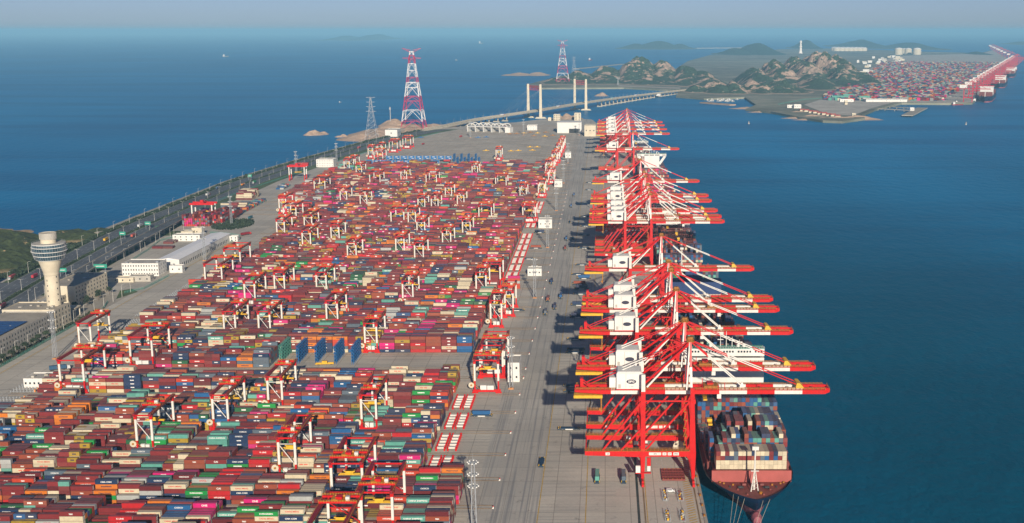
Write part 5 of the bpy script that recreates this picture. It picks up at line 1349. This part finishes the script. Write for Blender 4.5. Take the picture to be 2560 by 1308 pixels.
# far town and tanks
tk = None; k = 0
def tank(label, r, h):
    t = thing("storage_tank", label, "storage tank", (0, 0, 0), 0, "white storage tanks beyond the far terminal"); b = MB(); b.lathe(0, 0, [(r, 0), (r, h)], 28); b.build("wall", CRM, t); b = MB(); b.lathe(0, 0, [(r, h), (r * .7, h + r * .22), (.01, h + r * .33)], 28); b.build("roof", BWHT, t); return t
for u, v, r, h, lab in [(2246, 137, 42, 62, "biggest white tank, inland one of the large group"), (2261, 134, 30, 50, "white tank half hidden behind the first big one"), (2270, 136, 38, 56, "large domed white tank in the middle"), (2292, 137, 44, 60, "large white tank, quayward one of the group"), (2253, 133, 26, 44, "smaller tank at the back of the large group")]:
    X, Y = W(u, v); tank(lab, r, h).location = (X, Y, 0)
for i in range(14):
    X, Y = W(2086 + i * 5.6, 127 + (i % 2) * .8); lab = f"squat white tank in the long distant row, {ORD[i]} from the lighthouse"
    if tk is None: tk = tank(lab, 44, 34); tk.location = (X, Y, 0)
    else: dup(tk, (X, Y, 0), lab)
def hz(u, vtop, vb): X, Y = W(u, vb); zc = Y * cos(PIT) + CH * sin(PIT); return X, Y, CH - (vtop - 75) * zc * cos(PIT) / FPX
X, Y = W(2047, 168); t = thing("lighthouse", "white tapering lighthouse tower on the rocky summit", "lighthouse", (X, Y + 800, 80)); b = MB(); b.lathe(0, 0, [(16, 0), (10, 20), (8, 45), (12, 48), (12, 54), (7, 56), (6, 80), (9, 82), (9, 92), (.01, 100)], 16); b.build("tower", BWHT, t)
X, Y, z = hz(2102, 168, 196); building("tower_block", "grey-white high block at the foot of the rocky hills", X, Y, 42, 40, z, 0, GRY, 10, 6, 4, (2.5, 2.5))
X, Y, z = hz(2085, 184, 203); building("apartment_block", "white terraced building left of the high block", X, Y, 26, 30, max(z, 20), 0, BWHT, 5, 3, 3, (2.5, 2.5))
rr = random.Random(3); k = 0
for i in range(44):
    u = rr.uniform(2125, 2260); v = rr.uniform(150, 205) if u < 2180 else rr.uniform(143, 165)
    X, Y = W(u, v); w = rr.uniform(16, 48); h = rr.uniform(8, 20); t = thing("depot_building", f"pale depot building inland of the far stacks, {ORD[k]} of the cluster", "building", (X, Y, 0), rr.uniform(-.4, .1), "pale buildings beside the far terminal"); k += 1
    b = MB(); b.box(0, w, 0, w * .6, 0, h); b.build("wall", BWHT if rr.random() < .4 else CRM if rr.random() < .6 else GRY, t); b = MB(); b.box(-1, w + 1, -1, w * .6 + 1, h, h + 1.5); b.build("roof", GRY if rr.random() < .5 else BWHT, t)
k = 0
for (u, v, w, h, m, lab) in [(2080, 250, 60, 14, TEAL, "green shed at the near edge of the far yard"), (2108, 246, 46, 14, TEAL, "green cube-shaped shed by the far yard"), (2148, 250, 40, 13, TEAL, "third green shed, next to blue stacks"), (1985, 271, 24, 12, BWHT, "white house on the rocky point"), (1968, 270, 30, 9, BWHT, "low white houses on the rocky point"),
                             (2100, 255, 50, 9, BWHT, "white pavilion on the grey yard of the point"), (2112, 262, 10, 14, CRM, "round-looking cream hut in the middle of the grey yard"), (2275, 277, 14, 9, BWHT, "white hut at the head of the jetty"), (2165, 255, 150, 8, BWHT, "long low white row of bays by the fence"), (2130, 291, 12, 8, CRM, "small house at the tip of the point"),
                             (1660, 211, 14, 8, BWHT, "white house at the foot of the bridge hill"), (1675, 210, 26, 8, BWHT, "second white house below the bridge hill"), (1640, 240, 18, 7, BWHT, "white booth under the landing of the bridge"), (2010, 152, 60, 16, BWHT, "white sheds behind the rocky hills")]:
    X, Y = W(u, v); building("shed", lab, X, Y, w, max(12, w * .4), h, 0, m, 1, 3, 2, (2, 2), gear=False)
for k in range(9):
    X, Y = W(2000 + k * 11, 279 + k * 1.9 - (k % 2)); t = thing("cottage", f"red-roofed cottage on the rocky point, {ORD[k]} from the green fence", "house", (X, Y, 0), .1, "red-roofed houses on the point"); b = MB(); b.box(0, 16, 0, 9, 0, 5); b.build("wall", CRM, t); b = MB(); b.hexa([(-1, -1, 5), (17, -1, 5), (17, 10, 5), (-1, 10, 5), (0, 4, 8.5), (16, 4, 8.5), (16, 5, 8.5), (0, 5, 8.5)]); b.build("roof", PNK, t)
# T-shaped jetty
def pier(label, u0, v0, u1, v1, w):
    a, c = W(u0, v0, -2), W(u1, v1, -2); t = thing("jetty", label, "jetty", (a[0], a[1], -2)); d = Vector((c[0] - a[0], c[1] - a[1], 0)); b = MB(); b.bar((0, 0, 0), tuple(d), w, 2.5); b.build("deck", CONC, t)
    n = max(3, int(d.length / 30)); b = MB()
    for i in range(n):
        q = d * ((i + .5) / n)
        for s in (-1, 1): b.box(q.x + s * w * .35 - 1.2, q.x + s * w * .35 + 1.2, q.y - 1.2, q.y + 1.2, -7, -1)
    b.build("pile", CONC, t)
pier("long narrow jetty reaching out from the rocky point", 2180, 271, 2275, 276, 10); pier("broad jetty head lying across the end of the narrow jetty", 2268, 289, 2306, 270, 34); pier("narrow walkway jetty parallel to the long one", 2200, 265, 2270, 270, 6)
# moored fishing boats behind the breakwater
k = 0
for i in range(26):
    u = 1768 + rr.random() * 75; v = 247 + rr.random() * 9 - (0 if u < 1800 else 1); X, Y = W(u, v, SEA_Z); lab = f"small pale fishing boat moored at the breakwater below the cliffs, {ORD[i]} of the fleet"
    if i == 0:
        fb = thing("fishing_boat", lab, "boat", (X, Y, SEA_Z), .5, "fishing boats at the breakwater"); b = MB(); b.prism([(-9, -2.4), (6, -2.6), (11, 0), (6, 2.6), (-9, 2.4)], 0, 2.4); b.build("hull", GRY, fb); b = MB(); b.box(-6, -1, -1.8, 1.8, 2.4, 5.4); b.build("cabin", BWHT, fb)
    else: dup(fb, (X, Y, SEA_Z), lab, rr.uniform(0, 3))

# ------------------------------------------------------------------ bridge
bt = thing("road_bridge", "long curving road bridge with two pairs of concrete towers", "bridge", (0, 0, 0))
path = [W(1050, 327, .5) + (.5,), W(1100, 317.5, 3) + (3,), W(1190, 299, 7) + (7,), W(1265, 287.5, 11) + (11,), W(1340, 276.5, 14) + (14,), W(1450, 258.5, 16) + (16,), W(1530, 247, 14) + (14,), W(1600, 238, 11) + (11,), W(1700, 226.5, 6) + (6,), W(1740, 223, 4) + (4,)]
P_ = [Vector(p) for p in path]; sm = []
for i in range(len(P_) - 1):
    a = P_[max(0, i - 1)]; p, q = P_[i], P_[i + 1]; d = P_[min(len(P_) - 1, i + 2)]
    for j in range(8):
        s = j / 8; sm.append(.5 * ((2 * p) + (q - a) * s + (2 * a - 5 * p + 4 * q - d) * s * s + (3 * p - a - 3 * q + d) * s ** 3))
sm.append(P_[-1])
WB = 14
b = MB(); rl = MB()
for p, q in zip(sm, sm[1:]):
    d = (q - p).normalized(); s = Vector((-d.y, d.x, 0)).normalized(); u_ = Vector((0, 0, 1))
    A = [p + s * WB, p - s * WB, q - s * WB, q + s * WB]
    b.hexa([tuple(v - u_ * 1.0 * 3) for v in A] + [tuple(v) for v in A], 0)
    b.quad(tuple(p + s * (WB - 1.5) + u_ * .05), tuple(p - s * (WB - 1.5) + u_ * .05), tuple(q - s * (WB - 1.5) + u_ * .05), tuple(q + s * (WB - 1.5) + u_ * .05), 1)
    for k in (-1, 0, 1): b.bar(tuple(p + s * WB * k * .97 + u_ * .8), tuple(q + s * WB * k * .97 + u_ * .8), .5, 1.2, 2)
b.build("deck", [CONC, CONC, CRM], bt)
dist = 0; last = sm[0]; nexp = 0
for p, q in zip(sm, sm[1:]):
    L = (q - p).length; d = (q - p).normalized(); s = Vector((-d.y, d.x, 0)).normalized(); pos_ = 0
    while nexp < dist + L:
        c = p + d * (nexp - dist)
        near_tower = any(abs(c.x - tx) < 62 for tx in (-215, -85)) or (-215 < c.x < -85)
        if not near_tower and c.z > 2.5:
            pm = MB()
            for k in (-1, 1):
                o = c + s * 6.5 * k; pm.bar((o.x, o.y, SEA_Z + 2), (o.x, o.y, c.z - 3), 3, 5)
            pm.bar(tuple(c - s * 12 - Vector((0, 0, 3.6))), tuple(c + s * 12 - Vector((0, 0, 3.6))), 4, 2); pm.hexa([(c.x - 12, c.y - 8, SEA_Z - 2), (c.x + 12, c.y - 8, SEA_Z - 2), (c.x + 12, c.y + 8, SEA_Z - 2), (c.x - 12, c.y + 8, SEA_Z - 2), (c.x - 8, c.y - 5, SEA_Z + 3), (c.x + 8, c.y - 5, SEA_Z + 3), (c.x + 8, c.y + 5, SEA_Z + 3), (c.x - 8, c.y + 5, SEA_Z + 3)])
            pm.build("pier", CONC, bt)
        for k in (-1, 1):
            o = c + s * (WB - .5) * k; lm = MB(); lm.cyl(tuple(o), (o.x, o.y, o.z + 11), .28, .18, 5); lm.bar((o.x, o.y, o.z + 11), tuple(o - s * 2.2 * k + Vector((0, 0, 11.3))), .3); lm.build("lamp_post", STL, bt)
        nexp += 42
    dist += L
def bridge_tower(u_r, v_r, u_l, lab_x):
    (x1, y1) = W(u_r, v_r, SEA_Z); zc = y1 * cos(PIT) + 265 * sin(PIT)
    y0 = y1 + 34; x0 = (u_l - CU) / FPX * (y0 * cos(PIT) + 250 * sin(PIT)); tw = []
    for (x, y) in ((x1, y1), (x0, y0)):
        b = MB(); b.hexa([(x - 4.5, y - 5.5, SEA_Z), (x + 4.5, y - 5.5, SEA_Z), (x + 4.5, y + 5.5, SEA_Z), (x - 4.5, y + 5.5, SEA_Z), (x - 3.2, y - 3.5, 96), (x + 3.2, y - 3.5, 96), (x + 3.2, y + 3.5, 96), (x - 3.2, y + 3.5, 96)])
        b.hexa([(x - 20, y - 13, SEA_Z - 2), (x + 20, y - 13, SEA_Z - 2), (x + 20, y + 13, SEA_Z - 2), (x - 20, y + 13, SEA_Z - 2), (x - 13, y - 8, SEA_Z + 4), (x + 13, y - 8, SEA_Z + 4), (x + 13, y + 8, SEA_Z + 4), (x - 13, y + 8, SEA_Z + 4)])
        b.build("tower_leg", CRM, bt)
    b = MB()
    for z in (90, 84, 78): b.bar((x1 - 3, y1, z), (x0 + 3, y0, z), 3.6, 1.6)
    for i in range(8):
        f = (i + .5) / 8; b.bar((x1 + (x0 - x1) * f, y1 + (y0 - y1) * f, 78), (x1 + (x0 - x1) * f, y1 + (y0 - y1) * f, 90), .8)
    b.build("tower_crossbeam", REDD2, bt)
    for sgn in (-1, 1):
        for i in range(1, 6):
            dx = sgn * i * 22; k = min(range(len(sm)), key=lambda j: abs(sm[j].x - ((x1 + x0) / 2 + dx))); pnt = sm[k]
            b = MB()
            b.cyl((x1, y1, 88 - i * 2), (pnt.x + 4, pnt.y - 6, pnt.z + .3), .14, n=4, m=0); b.cyl((x0, y0, 88 - i * 2), (pnt.x - 4, pnt.y + 6, pnt.z + .3), .14, n=4, m=0); b.build("stay_cable", STL, bt)
REDD2 = mat("bridge_red", (.50, .02, .05), .6, .1, .1)
bridge_tower(1352, 296, 1321, 0); bridge_tower(1465, 275.5, 1437, 1)
for u, v, lab in [(1530, 244, "pale green truck on the bridge past the second towers"), (1590, 236, "white vehicle on the far third of the bridge"), (1390, 264, "white car on the bridge between the tower pairs"), (1258, 287, "white vehicle on the near ramp of the bridge")]:
    k = min(range(len(sm)), key=lambda j: abs(CU + FPX * sm[j].x / (sm[j].y * cos(PIT) + 245 * sin(PIT)) - u)); p = sm[k]; t = truck(lab, (.35, .55, .5) if 'green' in lab else (.7, .7, .7)); t.location = (p.x, p.y, p.z + .1); t.rotation_euler = (0, 0, .8)

# ------------------------------------------------------------------ power pylons
WHP = mat("pylon_white", (.80, .78, .76), .5, .05, .1); REP = mat("pylon_red", (.52, .02, .09), .5, .08, .1)
def big_pylon(label, X, Y, z0, H, wbase):
    t = thing("power_pylon", label, "pylon", (X, Y, z0)); 
    def hw(z): f = z / H; return wbase / 2 * (1 - f) ** 1.15 * .92 + 5.0 * (1 if f < .9 else .8)
    lv = [0, .10, .235, .35, .41, .52, .585, .65, .735, .82, .88, .925, .97]; cols = [0, 1, 0, 0, 1, 0, 1, 1, 0, 0, 0, 1]
    cols = [0, 1, 0, 0, 1, 1, 0, 1, 1, 0, 0, 1]
    b = MB()
    for i in range(len(lv) - 1):
        z_0, z_1 = lv[i] * H, lv[i + 1] * H; a, c = hw(z_0), hw(z_1); m = cols[i]; r = 1.35 if i < 6 else 1.0
        for sx in (-1, 1):
            for sy in (-1, 1): b.cyl((sx * a, sy * a, z_0), (sx * c, sy * c, z_1), r * .85, r * .75, 6, m)
        for s in (-1, 1):
            w = .9 if i < 6 else .65
            b.bar((-a, s * a, z_0), (0, s * c, z_1), w, m=m); b.bar((a, s * a, z_0), (0, s * c, z_1), w, m=m); b.bar((s * a, -a, z_0), (s * c, 0, z_1), w, m=m); b.bar((s * a, a, z_0), (s * c, 0, z_1), w, m=m)
            b.bar((-c, s * c, z_1), (c, s * c, z_1), w, m=m); b.bar((s * c, -c, z_1), (s * c, c, z_1), w, m=m)
    b.build("lattice", [REP, WHP], t)
    for z, L, up in ((.90, 25, -3), (.985, 25, 5)):
        b = MB()
        for s in (-1, 1):
            for yy in (-2.5, 2.5): b.bar((s * 3, yy, z * H), (s * L, 0, z * H + up), .8); b.bar((s * 3, yy, z * H - 6), (s * L, 0, z * H + up), .7)
            for f in (.3, .5, .7): b.bar((s * (3 + (L - 3) * f), 0, z * H + up * f), (s * (3 + (L - 3) * f), 0, z * H + up * f - 6 * (1 - f)), .5)
        b.build("cross_arm", REP, t)
    b = MB()
    for sx in (-1, 1):
        for sy in (-1, 1): a = hw(0); b.box(sx * a - 3, sx * a + 3, sy * a - 3, sy * a + 3, -3, 1.5)
    b.build("footing", CONC, t)
X, Y = W(1035, 322); big_pylon("giant red and white lattice pylon on the sandy point", X, Y, 0, 209, 54)
X, Y = W(1407, 209); big_pylon("giant red and white lattice pylon across the strait at the hill foot", X, Y, 2, 206, 60)
def small_pylon(label, X, Y, z0, H, wb_, arms=3):
    t = thing("power_pylon", label, "pylon", (X, Y, z0)); b = MB(); n = 9
    def hw(f): return wb_ / 2 * (1 - f) ** 1.2 + 1.1
    for i in range(n):
        f0, f1 = i / n, (i + 1) / n; a, c = hw(f0), hw(f1)
        for sx in (-1, 1):
            for sy in (-1, 1): b.bar((sx * a, sy * a, f0 * H), (sx * c, sy * c, f1 * H), .55)
            b.bar((-a, sx * a, f0 * H), (c, sx * c, f1 * H), .32); b.bar((a, sx * a, f0 * H), (-c, sx * c, f1 * H), .32); b.bar((sx * a, -a, f0 * H), (sx * c, c, f1 * H), .32); b.bar((-c, sx * c, f1 * H), (c, sx * c, f1 * H), .3)
    b.build("lattice", STL, t)
    for k in range(arms):
        z = H * (1 - .085 * k * 1.3); L = 11 if k == 0 else 9 + k * 1.2; b = MB(); b.bar((-L, 0, z), (L, 0, z), .6); b.bar((-L, 0, z), (0, 0, z - 3), .35); b.bar((L, 0, z), (0, 0, z - 3), .35); b.build("cross_arm", STL, t)
X, Y = W(930, 348); small_pylon("grey steel pylon on the tan rock by the sea", X, Y, 0, 100, 27, 4)
X, Y = W(1430, 205); small_pylon("grey steel pylon behind the second giant pylon", X, Y + 400, 30, 85, 24)
X, Y = W(1545, 212); small_pylon("thin grey pylon at the foot of the rocky hill", X, Y, 0, 34, 8, 2)
X, Y = W(1951, 205); small_pylon("thin grey pylon in the valley between hills", X, Y, 4, 60, 12, 2)
X, Y = W(977, 322); t = thing("chimney_mast", "slim grey mast on the sandy point", "mast", (X, Y, 0)); b = MB(); b.cyl((0, 0, 0), (0, 0, 58), 1.6, 1.0, 8); b.build("shaft", STL, t); b = MB(); b.box(-2, 2, -2, 2, 50, 56); b.build("antenna_cage", STL, t)
b = MB(); b.prism([W(u, v, 4) for u, v in [(958, 318), (1000, 309), (1012, 322), (968, 330)]], -2, 4.2); struct(b.build("terrace", CONC))

# ------------------------------------------------------------------ street lamps, signs, fences, greenery
def lamp(label, double=False):
    t = thing("street_lamp", label, "street lamp", (0, 0, 0), 0, "street lamps along the coast road")
    b = MB(); b.cyl((0, 0, 0), (0, 0, 12), .17, .09, 6); b.bar((0, 0, 11.9), (2.4, 0, 12.6), .1)
    if double: b.bar((0, 0, 11.9), (-2.4, 0, 12.6), .16)
    b.build("post", WHT, t); b = MB(); b.box(2.0, 3.1, -.25, .25, 12.45, 12.7)
    if double: b.box(-3.1, -2.0, -.25, .25, 12.45, 12.7)
    b.build("lamp_head", STL, t); return t
rows = [(9, "seaward kerb"), (36.5, "central hedge"), (63.5, "landward kerb")]
for ro, (off, nm) in enumerate(rows):
    l0 = None
    for i in range(36):
        y = 960 + i * 54 + ro * 17; lab = f"white street lamp on the {nm} of the coast road, {ORD[i]} from the toll plaza"
        if l0 is None: l0 = lamp(lab, ro == 1); l0.location = (coast(y) + off, y, 0)
        else: dup(l0, (coast(y) + off, y, 0), lab)
def rv(y): return -563
l0 = None
for i in range(18):
    y = 1090 + i * 24; x = -556 + (4 if i % 2 else 0); lab = f"white street lamp on the grass beside the ramp, {ORD[i]} from the white office"
    if l0 is None: l0 = lamp(lab); l0.location = (x, y, 0)
    else: dup(l0, (x, y, 0), lab)
l0 = None
for i in range(16):
    y = 820 + i * 21; lab = f"white lamp before the offices along the yard fence, {ORD[i]} from the front"
    if l0 is None: l0 = lamp(lab); l0.location = (-476, y, 0)
    else: dup(l0, (-476, y, 0), lab)
for u, v, w, lab in [(158, 692, 15, "green highway sign right of the tower neck"), (307, 598, 14, "pale green highway sign facing the sea road"), (370, 572, 14, "green highway sign beside the white lorry"), (252, 682, 26, "wide green sign with yellow end before the underpass"), (625, 450, 12, "small green sign near the far rail gantry")]:
    X, Y = W(u, v); w *= .55; t = thing("road_sign", lab, "road sign", (X, Y, 0)); b = MB(); b.cyl((-w * .35, .3, 0), (-w * .35, .3, 9), .2, n=6); b.cyl((w * .35, .3, 0), (w * .35, .3, 9), .2, n=6); b.build("post", STL, t)
    b = MB(); b.box(-w / 2, w / 2, 0, .2, 5, 9.5, 0); b.build("panel", mat("sign_green", (.03, .30, .21), .5, .05, .3), t)
    b = MB(); b.box(-w * .35, w * .3, -.03, 0, 6.9, 7.5); b.build("lettering", TXTW, t)
def fence(label, pts_, h=2.4):
    b = MB(); p0 = Vector((*pts_[0], 0)); t = thing("wire_fence", label, "fence", tuple(p0))
    mesh_ = MB()
    for a, c in zip(pts_, pts_[1:]):
        A = Vector((*a, 0)) - p0; C = Vector((*c, 0)) - p0; L = (C - A).length; n = max(1, int(L / 3))
        for i in range(n + 1):
            q = A.lerp(C, i / n); b.box(q.x - .07, q.x + .07, q.y - .07, q.y + .07, 0, h)
        m = max(1, int(h / .3))
        for k in range(m): mesh_.bar(tuple(A + Vector((0, 0, .15 + k * .3))), tuple(C + Vector((0, 0, .15 + k * .3))), .08)
    b.build("post", TEAL, t); mesh_.build("wire_panel", TEAL, t)
fence("green wire fence between the yard road and the offices", [(-471, 760), (-472, 1060), (-480, 1090)])
fence("green wire fence before the white office and car park", [(-480, 1130), (-468, 1150), (-466, 1212)])
fence("green wire fence curving round the rail yard entrance", [W(525, 583), W(560, 585), W(598, 590), W(600, 597), W(575, 607)])
fence("green wire fence between the warehouse yard and the ramp road", [W(325, 655), W(372, 625), W(400, 603), W(440, 592), W(470, 592)])
fence("green wire fence along the rail yard beside the coast road", [W(416, 572), W(425, 562), W(460, 538), W(531, 509), W(597, 482), W(707, 446), W(770, 425)])
fence("green wire fence at the far curve of the apron", [(coast(y) + 88, y) for y in range(2300, 3000, 60)])
fence("green fence behind the grey yard of the rocky point", [W(1945, 262), W(2010, 250), W(2060, 246)], 4)
def leafy(name, label, boxes, n, m, size=1.0, kind_stuff=True, cat=None):
    """leaf clumps scattered through long low volumes"""
    b = MB(); tot_ = sum(L for *_, L in boxes)
    for (fx, L) in boxes:
        for i in range(int(n * L / tot_)):
            x, y, z = fx(); a = random.uniform(0, pi); e = random.uniform(-.7, .7); s = size * random.uniform(.5, 1.3)
            ux = Vector((cos(a), sin(a), e * .4)).normalized() * s; uy = Vector((-sin(a) * .4, cos(a) * .4, 1)).normalized() * s
            c = Vector((x, y, z)); b.quad(tuple(c - ux - uy * .6), tuple(c + ux - uy * .6), tuple(c + ux * .7 + uy * .6), tuple(c - ux * .7 + uy * .6))
    o = b.build(name, m)
    if kind_stuff: stuff(o)
    else: tag(o, label, cat)
    return o
def hed(o0, o1, y0, y1, h):
    def f(): y = random.uniform(y0, y1); w = abs(noise.noise((y * .05, o0, 1))) + .5; return coast(y) + random.uniform(o0, o1), y, random.random() ** .7 * h * w * .8
    return f
leafy("hedge", "", [(hed(2, 9.5, 1400, 3050, 4.5), 1700)], 14000, HEDGE, 1.3)
leafy("hedge", "", [(hed(34, 38, 900, 2700, 1.8), 1800)], 7000, HEDGE, .9)
leafy("hedge", "", [(hed(64, 92, 900, 1065, 3.5), 165), (hed(64, 72, 1200, 1330, 4), 130)], 5200, HEDGE, 1.4)
leafy("hedge", "", [(hed(-50, -5, 1185, 1215, 5), 60), (hed(-10, 8, 1200, 1400, 5), 200)], 3200, HEDGE, 1.4)
leafy("shrubs", "", [((lambda: (lambda p, a, r: (p[0] + r * cos(a), p[1] + 1.6 * r * sin(a), R() * 3.0))(W(583, 563), random.uniform(0, 6.28), 26 * sqrt(R()))), 1)], 1500, HEDGE, 1.2)
leafy("shrubs", "", [((lambda: (random.uniform(-479, -473), random.uniform(800, 1060), R() * 2.0)), 1)], 900, HEDGE, .8)
def tree(label, h=8):
    t = thing("small_tree", label, "tree", (0, 0, 0), 0, "small trees by the offices"); b = MB(); b.cyl((0, 0, 0), (.2, 0, h * .6), .22, .1, 6); b.bar((0, 0, h * .4), (1.3, .4, h * .75), .12); b.bar((0, 0, h * .45), (-1.1, -.5, h * .8), .12); b.build("trunk", RAIL, t)
    b = MB()
    for i in range(260):
        k = i % 5; cx, cy_, cz_ = ((0, 0, .85), (1.4, .3, .72), (-1.3, -.4, .75), (.3, 1.2, .7), (-.2, -1.2, .78))[k]; v = Vector((random.gauss(0, .7), random.gauss(0, .7), random.gauss(0, .6))) + Vector((cx, cy_, cz_ * h)); a = R() * pi; s = .28 + R() * .2
        b.quad(tuple(v + Vector((-s * cos(a), -s * sin(a), -s))), tuple(v + Vector((s * cos(a), s * sin(a), -s * .6))), tuple(v + Vector((s * cos(a), s * sin(a), s))), tuple(v + Vector((-s * cos(a), -s * sin(a), s * .7))))
    b.build("crown", HEDGE, t); return t
t0 = None
for i in range(14):
    x, y = (-476 + (i % 3), 870 + i * 12) if i < 8 else (-498 + (i % 2) * 5, 1060 + (i - 8) * 13); lab = f"small green tree {'beside the long office' if i < 8 else 'at the five-storey office'}, {ORD[i if i < 8 else i - 8]} from the front"
    if t0 is None: t0 = tree(lab); t0.location = (x, y, 0)
    else: dup(t0, (x, y, 0), lab, R() * 6)
for P4 in ([W(515, 755), W(560, 700), W(600, 690)],): pass
b = MB(); b.prism([W(u, v) for u, v in [(552, 568), (560, 558), (590, 556), (610, 566), (585, 572)]], 0, .2); struct(b.build("lawn", GRASS))
b = MB(); b.prism([W(u, v) for u, v in [(290, 748), (300, 727), (330, 722), (345, 730)]], 0, .08); struct(b.build("lawn", GRASS))
b = MB(); b.prism([W(u, v) for u, v in [(395, 590), (405, 578), (470, 578), (520, 583), (455, 589)]], 0, .08); struct(b.build("lawn", GRASS))
b = MB(); b.prism([(-560, 860), (-472, 860), (-472, 1120), (-560, 1120)], 0, .03); struct(b.build("forecourt", CONC))
# elevated ramp beside the coast road
rp = [W(140, 722, 1) + (1,), W(215, 672, 6) + (6,), W(300, 624, 10) + (10,), W(380, 582, 10) + (10,), W(440, 551, 7) + (7,), W(520, 519, 1) + (1,)]
t = thing("ramp_viaduct", "grey elevated ramp road on piers between coast road and warehouse yard", "viaduct", (0, 0, 0)); b = MB(); wl = MB()
for p, q in zip(rp, rp[1:]):
    d = (Vector(q) - Vector(p)).normalized(); s = Vector((-d.y, d.x, 0)).normalized() * 7; p, q = Vector(p), Vector(q); D = Vector((0, 0, 1.6)); U = Vector((0, 0, .12))
    b.hexa([tuple(p + s - D), tuple(p - s - D), tuple(q - s - D), tuple(q + s - D), tuple(p + s + U), tuple(p - s + U), tuple(q - s + U), tuple(q + s + U)], 0)
    for k in (-1, 1): wl.bar(tuple(p + s * k + Vector((0, 0, .6))), tuple(q + s * k + Vector((0, 0, .6))), .4, 1.1)
b.build("deck", ASPH, t); wl.build("parapet", CONC, t)
for i in range(12):
    f = 1 + i / 12 * 3.2; k = int(f); p = Vector(rp[k]).lerp(Vector(rp[k + 1]), f - k); b = MB(); b.box(p.x - 3, p.x + 3, p.y - .8, p.y + .8, 0, p.z - 1.6); b.build("pier", CONC, t)
# reefer plug stands: short grey frames in rows inland of the block ends
rk2 = None; k = 0
for yl in [909.6 + 40.3 * j for j in range(0, 9)] + [843 - 40.4 * i for i in (1, 2)]:
    lab = f"rows of low grey coupling posts inland of a block end, {ORD[k]} from the front"; k += 1
    if rk2 is None:
        rk2 = thing("coupling_stand", lab, "coupling stand", (-432, yl + 5, 0), 0, "coupling stands inland of the blocks"); b = MB()
        for r in range(7):
            b.box(0, 17, r * 4.2, r * 4.2 + .25, .5, .7)
            for c in range(8): b.box(c * 2.4, c * 2.4 + .35, r * 4.2 - .1, r * 4.2 + .4, 0, 1.5)
        b.build("frame", STL, rk2); b = MB()
        for r in range(7): b.box(17.2, 18.2, r * 4.2, r * 4.2 + .9, 0, 2)
        b.build("signal_post", ORG, rk2)
    else: dup(rk2, (-432, yl + 5, 0), lab)

# ------------------------------------------------------------------ every other container as one mass, then the haze
o = BULK.build("containers", PAINT); stuff(o); o["label"] = "remaining stacked containers of the port"
hz_m = bpy.data.materials.new("haze"); hz_m.use_nodes = True; nt = hz_m.node_tree
for n_ in list(nt.nodes): nt.nodes.remove(n_)
mo = nt.nodes.new("ShaderNodeOutputMaterial"); pv = nt.nodes.new("ShaderNodeVolumePrincipled")
pv.inputs["Color"].default_value = (.335, .71, 1, 1); pv.inputs["Density"].default_value = 5.0e-5; pv.inputs["Anisotropy"].default_value = -.13
nt.links.new(pv.outputs[0], mo.inputs["Volume"])
b = MB(); b.box(-61000, 61000, -400, 91000, -12, 300); h_ = b.build("haze", hz_m); stuff(h_)
